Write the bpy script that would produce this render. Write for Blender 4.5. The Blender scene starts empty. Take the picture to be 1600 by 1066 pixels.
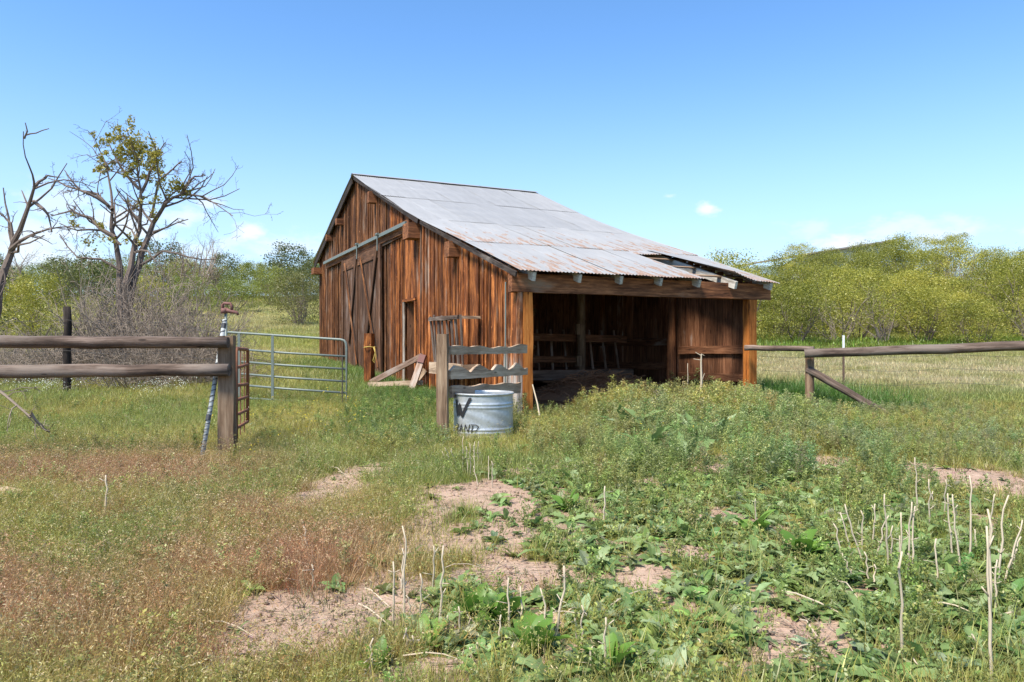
import bpy, math, random
import numpy as np
from mathutils import Vector, Matrix, Quaternion
# ------------------------------------------------------------------ camera, sky, sun, exposure
S = bpy.context.scene
COL = S.collection
rng = np.random.default_rng(11)
random.seed(5)
FPX, HY, CH = 1150.0, 533.0, 1.3          # focal length in photo pixels, horizon row, camera height
cd = bpy.data.cameras.new("camera"); cam = bpy.data.objects.new("camera", cd); COL.objects.link(cam)
cd.sensor_width = 36; cd.lens = FPX/1600*36; cd.clip_end = 4000; cd.clip_start = 0.05
cam.location = (0, 0, CH); cam.rotation_euler = (math.pi/2, 0, 0); S.camera = cam
SUN_DIR = Vector((-0.56, -0.58, 1.25)).normalized()
SUN_EL = math.asin(SUN_DIR.z); SUN_ROT = math.atan2(SUN_DIR.x, SUN_DIR.y)
sd = bpy.data.lights.new("sun", 'SUN'); sd.energy = 3.5; sd.angle = math.radians(16.0); sd.color = (1.0, 0.93, 0.80)
sun = bpy.data.objects.new("sun", sd); COL.objects.link(sun); sun.location = (0, 0, 60)
sun.rotation_euler = SUN_DIR.to_track_quat('Z', 'Y').to_euler()
S.view_settings.view_transform = 'Standard'; S.view_settings.look = 'None'
S.view_settings.exposure = 1.17; S.view_settings.gamma = 1; S.view_settings.use_curve_mapping = False
W = bpy.data.worlds.new("World"); S.world = W; W.use_nodes = True

class NT:
    """terse node-tree builder"""
    def __init__(s, tree): s.t = tree; s.t.nodes.clear()
    def n(s, typ, _in=None, **kw):
        nd = s.t.nodes.new(typ)
        for k, v in kw.items(): setattr(nd, k, v)
        for k, v in (_in or {}).items(): s.set(nd.inputs[k], v)
        return nd
    def set(s, sock, v):
        if isinstance(v, bpy.types.NodeSocket): s.t.links.new(v, sock)
        elif hasattr(v, 'outputs'): s.t.links.new(v.outputs[0], sock)
        else:
            if sock.type == 'RGBA' and len(v) == 3: v = (*v, 1)
            sock.default_value = v
    def m(s, op, a, b=0.0, c=None, clamp=False):
        nd = s.n('ShaderNodeMath', operation=op, use_clamp=clamp); s.set(nd.inputs[0], a); s.set(nd.inputs[1], b)
        if c is not None: s.set(nd.inputs[2], c)
        return nd.outputs[0]
    def mix(s, f, a, b, blend='MIX'):
        nd = s.n('ShaderNodeMix', data_type='RGBA', blend_type=blend)
        s.set(nd.inputs['Factor'], f); s.set(nd.inputs[6], a); s.set(nd.inputs[7], b); return nd.outputs[2]
    def ramp(s, f, stops, interp='LINEAR'):
        nd = s.n('ShaderNodeValToRGB'); r = nd.color_ramp; r.interpolation = interp
        while len(r.elements) < len(stops): r.elements.new(0.5)
        for e, (p, c) in zip(r.elements, stops):
            e.position = p; e.color = (*c, 1) if len(c) == 3 else c
        s.set(nd.inputs[0], f); return nd.outputs[0]
    def step(s, f, a, b):
        nd = s.n('ShaderNodeMapRange', interpolation_type='SMOOTHSTEP'); s.set(nd.inputs[0], f)
        s.set(nd.inputs[1], a); s.set(nd.inputs[2], b); return nd.outputs[0]
    def noise(s, vec, scale, detail=4, rough=0.55, dist=0.0):
        nd = s.n('ShaderNodeTexNoise'); s.set(nd.inputs['Vector'], vec); nd.inputs['Scale'].default_value = scale
        nd.inputs['Detail'].default_value = detail; nd.inputs['Roughness'].default_value = rough
        nd.inputs['Distortion'].default_value = dist; return nd.outputs[0]
    def vec(s, v, scale=(1, 1, 1), loc=(0, 0, 0)):
        nd = s.n('ShaderNodeMapping'); s.set(nd.inputs[0], v); nd.inputs['Scale'].default_value = scale
        s.set(nd.inputs['Location'], loc); return nd.outputs[0]

wt = NT(W.node_tree)
sky = wt.n('ShaderNodeTexSky', sky_type='NISHITA', sun_disc=False, sun_elevation=SUN_EL, sun_rotation=SUN_ROT,
           altitude=0, air_density=0.7, dust_density=0.3, ozone_density=6.0)
tc = wt.n('ShaderNodeTexCoord')
sep = wt.n('ShaderNodeSeparateXYZ', {0: tc.outputs['Generated']})
yy = wt.m('MAXIMUM', sep.outputs[1], 0.02)
ax = wt.m('DIVIDE', sep.outputs[0], yy); az = wt.m('DIVIDE', sep.outputs[2], yy)
cn = wt.noise(wt.vec(tc.outputs['Generated'], (7, 7, 15)), 3.2, 7, 0.6)
mask = None
# small fair-weather clouds low over the horizon: (direction x/y, z/y, half width, half height, strength)
for cx, cz, rx, rz, st in [(.268, .181, .022, .011, .9), (.213, .197, .010, .005, .5), (.46, .133, .085, .018, .75), (.40, .150, .05, .018, .35),
                           (-.36, .145, .03, .014, .85), (-.41, .128, .055, .022, .55), (-.41, .188, .02, .009, .6), (-.52, .155, .07, .035, .7), (-.62, .19, .08, .03, .45),
                           (-.66, .13, .12, .05, .6), (.55, .15, .14, .02, .5), (-.30, .13, .10, .02, .5), (-.46, .165, .05, .02, .6), (.72, .15, .05, .012, .4)]:
    dx = wt.m('DIVIDE', wt.m('SUBTRACT', ax, cx), rx); dz = wt.m('DIVIDE', wt.m('SUBTRACT', az, cz), rz)
    d = wt.m('SQRT', wt.m('ADD', wt.m('MULTIPLY', dx, dx), wt.m('MULTIPLY', dz, dz)))
    b = wt.m('ADD', wt.m('SUBTRACT', 1.0, d), wt.m('MULTIPLY', wt.m('SUBTRACT', cn, .5), 3.4))
    b = wt.m('MULTIPLY', wt.step(b, -0.15, 1.0), wt.m('MULTIPLY', wt.step(d, 2.2, 0.8), st))
    mask = b if mask is None else wt.m('MAXIMUM', mask, b)
mask = wt.m('MULTIPLY', mask, wt.step(sep.outputs[1], 0.0, 0.2))
hz = wt.step(sep.outputs[2], 0.50, -0.02)                          # thin whitening of the air towards the horizon, all round
tinted = wt.mix(1.0, sky.outputs[0], (.88, 1.10, 1.12), 'MULTIPLY')
sc = wt.mix(wt.m('MULTIPLY', wt.m('POWER', hz, 2.0), 0.85), tinted, (2.75, 3.25, 3.6))
cc = wt.mix(mask, sc, (3.75, 3.85, 3.95))
bg = wt.n('ShaderNodeBackground', {'Color': cc, 'Strength': 0.13})
wt.t.links.new(bg.outputs[0], wt.n('ShaderNodeOutputWorld').inputs[0])
# ------------------------------------------------------------------ helpers
WM = {}
def prop(o, label=None, cat=None, group=None, kind=None):
    if label: o['label'] = label
    if cat: o['category'] = cat
    if group: o['group'] = group
    if kind: o['kind'] = kind
    return o
def link(o, M=None, parent=None):
    COL.objects.link(o)
    M = M or Matrix.Identity(4); WM[o] = M
    if parent is not None:
        o.parent = parent; o.matrix_basis = WM[parent].inverted() @ M
    else: o.matrix_basis = M
    return o
def thing(name, label, cat, loc, group=None):
    o = bpy.data.objects.new(name, None); o.empty_display_size = .2
    link(o, Matrix.Translation(loc)); return prop(o, label, cat, group)
def np_mesh(name, V, F, smooth=False, attrs=None):
    """V (n,3); F list of index arrays (m,3)/(m,4)"""
    me = bpy.data.meshes.new(name); V = np.asarray(V, np.float32)
    F = [np.asarray(f, np.int32) for f in (F if isinstance(F, list) else [F]) if len(f)]
    tot = np.concatenate([np.full(len(f), f.shape[1], np.int32) for f in F])
    idx = np.concatenate([f.ravel() for f in F])
    me.vertices.add(len(V)); me.vertices.foreach_set('co', V.ravel())
    me.loops.add(len(idx)); me.loops.foreach_set('vertex_index', idx)
    me.polygons.add(len(tot)); st = np.zeros(len(tot), np.int32); st[1:] = np.cumsum(tot)[:-1]
    me.polygons.foreach_set('loop_start', st)
    me.polygons.foreach_set('use_smooth', np.full(len(tot), smooth))
    for k, a in (attrs or {}).items():
        a = np.asarray(a, np.float32)
        if a.ndim == 1: me.attributes.new(k, 'FLOAT', 'POINT').data.foreach_set('value', a)
        else: me.attributes.new(k, 'FLOAT_COLOR', 'POINT').data.foreach_set('color', np.c_[a, np.ones(len(a))].astype(np.float32).ravel())
    me.update(calc_edges=True); return me
class MB:
    def __init__(s): s.v = []; s.q = []; s.t = []
    def add(s, V, quads=(), tris=()):
        o = len(s.v); s.v += [tuple(p) for p in V]
        s.q += [tuple(i+o for i in f) for f in quads]; s.t += [tuple(i+o for i in f) for f in tris]
    def box(s, c, d, M=None):
        V = [Vector((c[0]+d[0]/2*i, c[1]+d[1]/2*j, c[2]+d[2]/2*k)) for i in (-1, 1) for j in (-1, 1) for k in (-1, 1)]
        if M is not None: V = [M @ p for p in V]
        s.add(V, [(0, 1, 3, 2), (4, 6, 7, 5), (0, 4, 5, 1), (2, 3, 7, 6), (0, 2, 6, 4), (1, 5, 7, 3)])
    def tube(s, pts, r, n=6, cap=True):
        pts = [Vector(p) for p in pts]; k = len(pts)
        rr = [r]*k if np.isscalar(r) else list(r)
        o = len(s.v); ref = None
        for i, p in enumerate(pts):
            d = (pts[min(i+1, k-1)]-pts[max(i-1, 0)])
            d = d.normalized() if d.length > 1e-9 else Vector((0, 0, 1))
            if ref is None: ref = d.orthogonal().normalized()
            ref = (ref - d*ref.dot(d)); ref = ref.normalized() if ref.length > 1e-6 else d.orthogonal().normalized()
            b = d.cross(ref)
            for j in range(n):
                a = 2*math.pi*j/n; s.v.append(tuple(p+(ref*math.cos(a)+b*math.sin(a))*rr[i]))
        for i in range(k-1):
            for j in range(n):
                a, b2 = o+i*n+j, o+i*n+(j+1) % n; s.q.append((a, b2, b2+n, a+n))
        if cap and n >= 3:
            for base, sgn in ((o, -1), (o+(k-1)*n, 1)):
                for j in range(1, n-1):
                    s.t.append((base, base+j+1, base+j) if sgn < 0 else (base, base+j, base+j+1))
    def mesh(s, name, smooth=False):
        return np_mesh(name, np.array(s.v, np.float32).reshape(-1, 3), [np.array(s.q, np.int32).reshape(-1, 4), np.array(s.t, np.int32).reshape(-1, 3)], smooth)
    def build(s, name, mat, parent=None, M=None, smooth=False):
        """verts in WORLD coords, object origin at M (default: the parent's frame)"""
        M = M or (WM[parent] if parent is not None else Matrix.Identity(4)); Mi = M.inverted()
        s.v = [tuple(Mi @ Vector(p)) for p in s.v]
        me = s.mesh(name, smooth); me.materials.append(mat)
        return link(bpy.data.objects.new(name, me), M, parent)
def frame(p0, p1, nrm):
    """local X from p0 to p1, local Z near nrm"""
    p0, p1 = Vector(p0), Vector(p1); x = (p1-p0).normalized(); n = Vector(nrm)
    z = (n-x*n.dot(x)).normalized(); y = z.cross(x)
    return Matrix((( x.x, y.x, z.x, p0.x), (x.y, y.y, z.y, p0.y), (x.z, y.z, z.z, p0.z), (0, 0, 0, 1))), (p1-p0).length
def plank(name, p0, p1, w, th, nrm, mat, parent, segs=3, jit=.006, cut0=0.0, cut1=0.0, wavy=None, warp=.0, free=None):
    """a sawn piece: length along local X, width w along local Y, thickness th along local Z (towards nrm)"""
    M, L = frame(p0, p1, nrm); V = []; Q = []
    ph = random.random()*6
    for i in range(segs+1):
        f = i/segs; x = L*f; bow = warp*math.sin(f*math.pi)*random.uniform(.6, 1.2)
        up = wavy(f) if wavy else 0
        for (a, b) in ((-1, -1), (1, -1), (1, 1), (-1, 1)):
            yv = a*w/2 + random.uniform(-jit, jit) + (up if a > 0 else 0)
            cx = cut0*yv*(1-f) + cut1*yv*f
            V.append((x+cx+(random.uniform(-jit, jit) if i in (0, segs) else 0), yv, b*th/2+bow+random.uniform(-jit, jit)*.4))
    for i in range(segs):
        for j in range(4):
            a, b = i*4+j, i*4+(j+1) % 4; Q.append((a, b, b+4, a+4))
    Q += [(3, 2, 1, 0), (segs*4, segs*4+1, segs*4+2, segs*4+3)]
    me = np_mesh(name, V, np.array(Q)); me.materials.append(mat)
    o = bpy.data.objects.new(name, me)
    if free: WM[o] = M; COL.objects.link(o); o.matrix_basis = M; prop(o, *free); return o
    return link(o, M, parent)
def log(name, p0, p1, r0, r1, mat, parent, n=10, segs=7, wob=.012, up=(0, 0, 1), free=None, squash=1.0):
    if abs(Vector(up).normalized().dot((Vector(p1)-Vector(p0)).normalized())) > .97: up = (.2, -1, .1)
    M, L = frame(p0, p1, up); V = []; Q = []; T = []
    bx = [random.uniform(-wob, wob) for _ in range(segs+1)]; bz = [random.uniform(-wob, wob) for _ in range(segs+1)]
    lump = [random.uniform(.94, 1.06) for _ in range(n)]
    for i in range(segs+1):
        f = i/segs; r = (r0+(r1-r0)*f)*random.uniform(.96, 1.04)
        for j in range(n):
            a = 2*math.pi*j/n; V.append((L*f, bx[i]+r*lump[j]*math.cos(a), bz[i]+r*squash*lump[j]*math.sin(a)))
    for i in range(segs):
        for j in range(n): a, b = i*n+j, i*n+(j+1) % n; Q.append((a, b, b+n, a+n))
    for j in range(1, n-1): T.append((0, j+1, j)); T.append((segs*n, segs*n+j, segs*n+j+1))
    me = np_mesh(name, V, [np.array(Q), np.array(T)], False); me.materials.append(mat)
    for p in me.polygons: p.use_smooth = len(p.vertices) == 4
    return link(bpy.data.objects.new(name, me), M, parent)
def copy_tree(o, M, parent=None):
    c = o.copy(); c.parent = None
    COL.objects.link(c); WM[c] = M
    if parent is not None: c.parent = parent; c.matrix_basis = WM[parent].inverted() @ M
    else: c.matrix_basis = M
    for ch in list(o.children):
        copy_tree(ch, M @ WM[o].inverted() @ WM[ch], c)
    return c
# ---- terrain
def vnoise(x, y, seed=0):
    x = np.asarray(x, float); y = np.asarray(y, float); xi = np.floor(x).astype(np.int64); yi = np.floor(y).astype(np.int64)
    def h(a, b):
        v = (a*374761393 + b*668265263 + seed*974711) & 0x7fffffff
        v = ((v ^ (v >> 13))*1274126177) & 0x7fffffff
        return ((v ^ (v >> 16)) & 0xffff)/65535.0
    fx = x-xi; fy = y-yi; fx = fx*fx*(3-2*fx); fy = fy*fy*(3-2*fy)
    return (h(xi, yi)*(1-fx)+h(xi+1, yi)*fx)*(1-fy)+(h(xi, yi+1)*(1-fx)+h(xi+1, yi+1)*fx)*fy
def fbm(x, y, seed=0, o=3):
    return sum(vnoise(np.asarray(x)*2**i, np.asarray(y)*2**i, seed+i)*.5**i for i in range(o))/sum(.5**i for i in range(o))
def sstep(a, b, x): t = np.clip((np.asarray(x, float)-a)/(b-a), 0, 1); return t*t*(3-2*t)
def sramp(x, a, w): # smooth max(0, x-a)
    d = np.asarray(x, float)-a; return 0.5*(d+np.sqrt(d*d+w*w))-0.5*(np.sqrt(a*a+w*w)-a if False else 0)
def zt(X, Y):
    X = np.asarray(X, float); Y = np.asarray(Y, float)
    s = sstep(-.35, .30, X/(np.abs(Y)+6.0))
    Yc = np.minimum(Y, 150+0*Y)
    left = .057*np.maximum(0, sramp(Yc, 13, 3)-.17) + .036*sramp(Yc, 30, 8)*sstep(10, 40, Y)
    right = .034*np.maximum(0, sramp(Yc, 13, 3)-.17) + .18*sramp(Yc, 52, 7)*sstep(25, 55, Y) - .205*sramp(Yc, 92, 12)*sstep(60, 100, Y)
    left = left - .075*sramp(Yc, 105, 10)*sstep(70, 100, Y)
    bump = (fbm(X*.9, Y*.9, 3)-.5)*.07 + (fbm(X*.12, Y*.12, 9)-.5)*np.clip(np.abs(Y-6)*.03, 0, .9)
    near = (fbm(X*4, Y*4, 21)-.5)*.035*sstep(30, 8, Y)
    return left*(1-s)+right*s+bump*sstep(60, 14, np.abs(Y-8)+0)+near*1.0
def zg(x, y): return float(zt(x, y))
def at(px, py, Y): return Vector(((px-800)/FPX*Y, Y, CH+(HY-py)/FPX*Y))
def gnd(px, py):
    """ground point seen at that place of the photo"""
    Y = 3.0
    for Y in np.geomspace(2.2, 140, 900):
        p = at(px, py, Y)
        if p.z <= zg(p.x, Y): break
    return Vector((p.x, Y, zg(p.x, Y)))
def above(px, Y, dz=0.0):
    x = (px-800)/FPX*Y; return Vector((x, Y, zg(x, Y)+dz))
def ell(px, py, rx, ry):
    c = gnd(px, py); Y = c.y; n, f = gnd(px, py+ry).y, gnd(px, max(py-ry, HY+14)).y
    return (c.x, (n+f)/2, rx/FPX*Y, max((f-n)/2, .12))
BARE = [ell(*e) for e in [(528, 765, 52, 34), (735, 776, 88, 26), (500, 985, 135, 82), (800, 905, 120, 24), (985, 922, 75, 24), (1215, 1030, 120, 40),
        (1235, 975, 55, 28), (1535, 755, 90, 26), (905, 795, 25, 28), (1170, 815, 60, 18), (700, 1045, 55, 28), (1560, 915, 60, 16),
        (920, 1040, 40, 24), (1330, 905, 35, 16), (1090, 870, 40, 16), (885, 825, 45, 14), (430, 1050, 80, 30), (1420, 990, 30, 14), (560, 745, 30, 10), (790, 798, 45, 16), (1000, 880, 40, 14), (1290, 1000, 50, 20), (470, 940, 60, 24)]]
def bare(X, Y):
    X = np.asarray(X, float); Y = np.asarray(Y, float); m = np.zeros_like(X)
    wx = X+(fbm(X*2.2, Y*2.2, 31, 4)-.5)*.9; wy = Y+(fbm(X*2.2, Y*2.2, 47, 4)-.5)*1.0
    for cx, cy, rx, ry in BARE:
        d = np.sqrt(((wx-cx)/rx)**2+((wy-cy)/ry)**2); m = np.maximum(m, sstep(1.45, .7, d))
    fr = sstep(.55, .72, fbm(X*1.5, Y*1.5, 301, 3))*sstep(-1.4, -.4, X)*sstep(9.5, 8, Y)   # small worn spots all over the trodden part
    return np.maximum(m, fr*.8)
# barn frame
BA = Vector((0.08, 12.0, 0)); D1 = Vector((-.4334, .9012, 0)); D2 = Vector((.9012, .4334, 0))
def P(u, t, z): return BA+D2*u+D1*t+Vector((0, 0, z))
def gp(px, py, u=0.0):
    """(t, z) on the plane at u, parallel to the gable"""
    k = (px-800)/FPX; b = BA+D2*u; t = (b.x-k*b.y)/(k*D1.y-D1.x); Y = b.y+D1.y*t
    return t, CH+(HY-py)/FPX*Y
def in_barn(X, Y, m=0.0):
    dx = X-BA.x; dy = Y-BA.y; u = dx*D2.x+dy*D2.y; t = dx*D1.x+dy*D1.y
    return (u > -m) & (u < 5.1+m) & (t > -m) & (t < 16.2+m)

# ------------------------------------------------------------------ materials
def mat(name):
    m = bpy.data.materials.new(name); m.use_nodes = True; return m, NT(m.node_tree)
def finish(nt, sh): nt.t.links.new(sh.outputs[0], nt.n('ShaderNodeOutputMaterial').inputs[0])
def wood(name, dark, mid, light, grey=(.30, .26, .23), greyness=.25, rough=.85, fine=1.0, var=.5, bump=.5, scale=1.0, flecks=.0):
    m, n = mat(name); tc = n.n('ShaderNodeTexCoord'); oi = n.n('ShaderNodeObjectInfo'); geo = n.n('ShaderNodeNewGeometry')
    off = n.n('ShaderNodeCombineXYZ', {0: n.m('MULTIPLY', oi.outputs['Random'], 31.0), 1: n.m('MULTIPLY', oi.outputs['Random'], 17.0), 2: n.m('MULTIPLY', oi.outputs['Random'], 53.0)})
    v = n.n('ShaderNodeVectorMath', {0: tc.outputs['Object'], 1: off.outputs[0]}, operation='ADD').outputs[0]
    warp = n.noise(n.vec(v, (1.6, 5, 5)), 1.0, 3)
    vw = n.n('ShaderNodeVectorMath', {0: v, 1: n.n('ShaderNodeCombineXYZ', {1: n.m('MULTIPLY', warp, .09), 2: n.m('MULTIPLY', warp, .05)}).outputs[0]}, operation='ADD').outputs[0]
    g1 = n.noise(n.vec(vw, (1.5*scale, 26*scale*fine, 26*scale*fine)), 1.0, 6, .62)
    g2 = n.noise(n.vec(vw, (4.5*scale, 75*scale*fine, 75*scale*fine)), 1.0, 4, .6)
    pa = n.noise(n.vec(v, (1.3, 4.0, 4.0)), 1.0, 4, .6)
    g = n.m('ADD', n.m('MULTIPLY', g1, .65), n.m('MULTIPLY', g2, .35))
    g = n.m('ADD', g, n.m('MULTIPLY', n.m('SUBTRACT', pa, .5), .55))
    c = n.ramp(g, [(.30, dark), (.49, mid), (.68, light)])
    gm = n.step(n.m('ADD', n.m('ADD', pa, n.m('MULTIPLY', n.m('SUBTRACT', n.m('FRACT', n.m('MULTIPLY', oi.outputs['Random'], 7.31)), .5), .34)), n.m('MULTIPLY', n.m('SUBTRACT', n.noise(geo.outputs['Position'], .55, 3), .5), .9)), .72-greyness*.5, .98-greyness*.5)
    c = n.mix(gm, c, n.mix(g, tuple(x*.45 for x in grey), tuple(x*1.5 for x in grey)))
    if flecks:
        fl = n.step(n.noise(n.vec(v, (7, 22, 22)), 1.0, 3, .7), .665, .72)
        c = n.mix(n.m('MULTIPLY', fl, flecks), c, tuple(min(1, x*1.7+.08) for x in light))
    # knots
    vo = n.n('ShaderNodeTexVoronoi', {'Vector': n.vec(v, (2.2, 7, 7)), 'Scale': 1.0})
    c = n.mix(n.m('MULTIPLY', n.step(vo.outputs['Distance'], .13, .07), .7), c, tuple(x*.6 for x in dark))
    r = n.m('ADD', 1-var/2, n.m('MULTIPLY', oi.outputs['Random'], var))
    c = n.mix(1.0, c, n.n('ShaderNodeCombineColor', {0: r, 1: r, 2: r}).outputs[0], 'MULTIPLY')
    bp = n.n('ShaderNodeBump', {'Height': g, 'Strength': bump, 'Distance': .012})
    finish(n, n.n('ShaderNodeBsdfPrincipled', {'Base Color': c, 'Roughness': rough, 'Normal': bp.outputs[0], 'Specular IOR Level': .2})); return m
M_BARN = wood('barn_boards', (.016, .007, .004), (.150, .047, .015), (.54, .190, .050), grey=(.22, .15, .11), greyness=.24, var=1.0, flecks=.75, fine=.8)
M_BARN_OLD = wood('barn_boards_bleached', (.10, .07, .05), (.32, .26, .21), (.52, .45, .38), grey=(.4, .36, .32), greyness=.5, var=.4)
M_BARNL = wood('barn_boards_brown', (.016, .008, .005), (.105, .042, .018), (.34, .145, .055), grey=(.17, .12, .09), greyness=.18, var=.9, flecks=.75, fine=.8)
M_POST = wood('orange_post', (.085, .024, .006), (.40, .128, .026), (.60, .23, .055), greyness=.0, var=.2, grey=(.3, .2, .12))
M_INNER = wood('inner_boards', (.034, .015, .009), (.15, .062, .031), (.29, .135, .07), greyness=.05, var=.55)
M_BEAM = wood('beam_wood', (.030, .013, .008), (.17, .068, .032), (.42, .175, .075), greyness=-.1, var=.2, grey=(.2, .14, .10))
M_DOOR = wood('door_boards', (.028, .015, .010), (.085, .042, .024), (.20, .10, .055), grey=(.16, .12, .1), greyness=.25, var=.5, flecks=.25)
M_RAFTER = wood('rafter_wood', (.22, .19, .15), (.46, .42, .36), (.65, .61, .54), grey=(.5, .47, .43), greyness=.3, var=.15)
M_RAIL = wood('rail_wood', (.030, .020, .016), (.115, .080, .062), (.27, .20, .165), grey=(.17, .135, .112), greyness=.45, var=.25, scale=.8)
M_RAIL2 = wood('slab_wood', (.12, .074, .046), (.40, .28, .19), (.60, .45, .32), grey=(.45, .345, .25), greyness=.2, var=.25, scale=.7)
M_FPOST = wood('fence_post_wood', (.06, .036, .022), (.21, .135, .085), (.38, .27, .18), grey=(.28, .23, .18), greyness=.4, var=.2, scale=.8)
M_DARKPOST = wood('dark_post_wood', (.012, .009, .008), (.035, .026, .022), (.09, .07, .06), greyness=.1)
M_LUMBER = wood('lumber_wood', (.10, .06, .04), (.28, .18, .13), (.44, .31, .24), grey=(.36, .3, .26), greyness=.4)
def simple(name, col, rough=.6, metal=0.0, nz=.25, nsc=20, bump=.15):
    m, n = mat(name); tc = n.n('ShaderNodeTexCoord'); a = n.noise(tc.outputs['Object'], nsc, 5, .65)
    c = n.mix(a, tuple(x*(1-nz) for x in col), tuple(min(1, x*(1+nz)) for x in col))
    bp = n.n('ShaderNodeBump', {'Height': a, 'Strength': bump, 'Distance': .01})
    finish(n, n.n('ShaderNodeBsdfPrincipled', {'Base Color': c, 'Roughness': rough, 'Metallic': metal, 'Normal': bp.outputs[0]})); return m
M_GALV = simple('galvanised_tube', (.16, .185, .165), .5, .15, .25, 14)
M_RUSTG = simple('rusty_tube', (.24, .10, .055), .8, .1, .45, 25)
M_REDP = simple('faded_red_paint', (.17, .07, .058), .7, 0, .4, 40)
M_WIRE = simple('wire_steel', (.10, .085, .075), .6, .4)
M_BLACK = simple('black_tape', (.04, .04, .042), .5)
M_PALE = simple('pale_wrap', (.36, .375, .37), .6, 0, .3, 60)
M_ROPE = simple('yellow_rope', (.48, .34, .08), .8)
M_STRAW = simple('dry_stalk', (.50, .41, .295), .85, 0, .25, 12)
M_TPOST = simple('steel_post_brown', (.16, .10, .07), .7, .2, .4)
M_WHITEP = simple('white_paint', (.78, .80, .80), .6)
M_MARK = simple('dark_paint_mark', (.018, .018, .020), .6)
M_TWIG = simple('dead_twig', (.255, .20, .155), .9, 0, .4, 6)
M_BARK = simple('oak_bark', (.155, .115, .094), .95, 0, .55, 14, .5)
M_HOUSE = simple('far_house_wall', (.66, .67, .68), .7)
M_HROOF = simple('far_house_roof', (.30, .25, .22), .8)
def roof_metal():
    m, n = mat('corrugated_roof_metal'); tc = n.n('ShaderNodeTexCoord'); oi = n.n('ShaderNodeObjectInfo'); geo = n.n('ShaderNodeNewGeometry')
    at_ = n.n('ShaderNodeAttribute', attribute_name='rust')          # how far the sheet has rusted: wear of the sheet's own
    pos = geo.outputs['Position']
    a = n.noise(n.vec(tc.outputs['Object'], (.5, 3, 3)), 1.6, 5, .6); b = n.noise(tc.outputs['Object'], 42, 3, .6)
    c = n.ramp(n.m('ADD', n.m('MULTIPLY', a, .7), n.m('MULTIPLY', b, .3)), [(.3, (.295, .288, .280)), (.7, (.41, .402, .392))])
    r = n.m('ADD', .96, n.m('MULTIPLY', oi.outputs['Random'], .08))
    c = n.mix(1.0, c, n.n('ShaderNodeCombineColor', {0: r, 1: r, 2: r}).outputs[0], 'MULTIPLY')
    off = n.n('ShaderNodeVectorMath', {0: tc.outputs['Object'], 1: n.n('ShaderNodeCombineXYZ', {0: n.m('MULTIPLY', oi.outputs['Random'], 43.0), 1: n.m('MULTIPLY', oi.outputs['Random'], 19.0)}).outputs[0]}, operation='ADD').outputs[0]
    rn = n.noise(n.vec(off, (1.5, 7.5, 7.5)), 1.0, 5, .6)
    rm = n.step(n.m('ADD', rn, n.m('MULTIPLY', n.m('SUBTRACT', at_.outputs['Fac'], .5), .46)), .565, .65)
    rust = n.ramp(n.noise(tc.outputs['Object'], 30, 4, .6), [(.3, (.15, .08, .052)), (.7, (.33, .20, .135))])
    c = n.mix(n.m('MULTIPLY', rm, .85), c, rust)
    bp = n.n('ShaderNodeBump', {'Height': b, 'Strength': .1, 'Distance': .004})
    finish(n, n.n('ShaderNodeBsdfPrincipled', {'Base Color': c, 'Metallic': n.m('MULTIPLY', n.m('SUBTRACT', 1.0, rm), .25), 'Roughness': n.m('ADD', .5, n.m('MULTIPLY', rm, .35)), 'Normal': bp.outputs[0]})); return m
M_ROOF = roof_metal()
def tank_metal():
    m, n = mat('galvanised_tank'); tc = n.n('ShaderNodeTexCoord')
    vo = n.n('ShaderNodeTexVoronoi', {'Vector': tc.outputs['Object'], 'Scale': 38.0})
    a = n.noise(n.vec(tc.outputs['Object'], (4, 4, 1.2)), 1.4, 5, .6)
    c = n.ramp(n.m('ADD', n.m('MULTIPLY', vo.outputs['Color'], .25), n.m('MULTIPLY', a, .75)), [(.3, (.38, .395, .405)), (.7, (.58, .595, .60))])
    finish(n, n.n('ShaderNodeBsdfPrincipled', {'Base Color': c, 'Metallic': .45, 'Roughness': .42})); return m
M_TANK = tank_metal()
def leafmat(name, cols, trans=.35, inst=False, rough=.6):
    """cols: ramp over (per-object random + per-leaf tint); inst: colour comes with the scattered point"""
    m, n = mat(name); sh = n.n('ShaderNodeAttribute', attribute_name='shade')
    if inst:
        c = n.n('ShaderNodeAttribute', attribute_name='tint', attribute_type='INSTANCER').outputs['Color']
        rr = n.m('ADD', .62, n.m('MULTIPLY', sh.outputs['Fac'], .76))
        c = n.mix(1.0, c, n.n('ShaderNodeCombineColor', {0: rr, 1: rr, 2: rr}).outputs[0], 'MULTIPLY')
    else:
        oi = n.n('ShaderNodeObjectInfo'); k = len(cols)
        f = n.m('ADD', n.m('MULTIPLY', oi.outputs['Random'], .45), n.m('MULTIPLY', sh.outputs['Fac'], .55))
        c = n.ramp(f, [(i/(k-1), cc) for i, cc in enumerate(cols)])
    d = n.n('ShaderNodeBsdfDiffuse', {'Color': c}); t = n.n('ShaderNodeBsdfTranslucent', {'Color': c})
    mx = n.n('ShaderNodeMixShader', {0: trans}); n.t.links.new(d.outputs[0], mx.inputs[1]); n.t.links.new(t.outputs[0], mx.inputs[2])
    gl = n.n('ShaderNodeBsdfGlossy', {'Color': (1, 1, 1), 'Roughness': .45}); mx2 = n.n('ShaderNodeMixShader', {0: .03})
    n.t.links.new(mx.outputs[0], mx2.inputs[1]); n.t.links.new(gl.outputs[0], mx2.inputs[2]); finish(n, mx2); return m
M_SCRUB = leafmat('scrub_oak_leaves', [(.085, .10, .02), (.25, .26, .040), (.42, .39, .065), (.44, .35, .085)])
M_SCRUBG = leafmat('green_bush_leaves', [(.12, .155, .040), (.205, .24, .05), (.32, .32, .06)])
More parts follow.
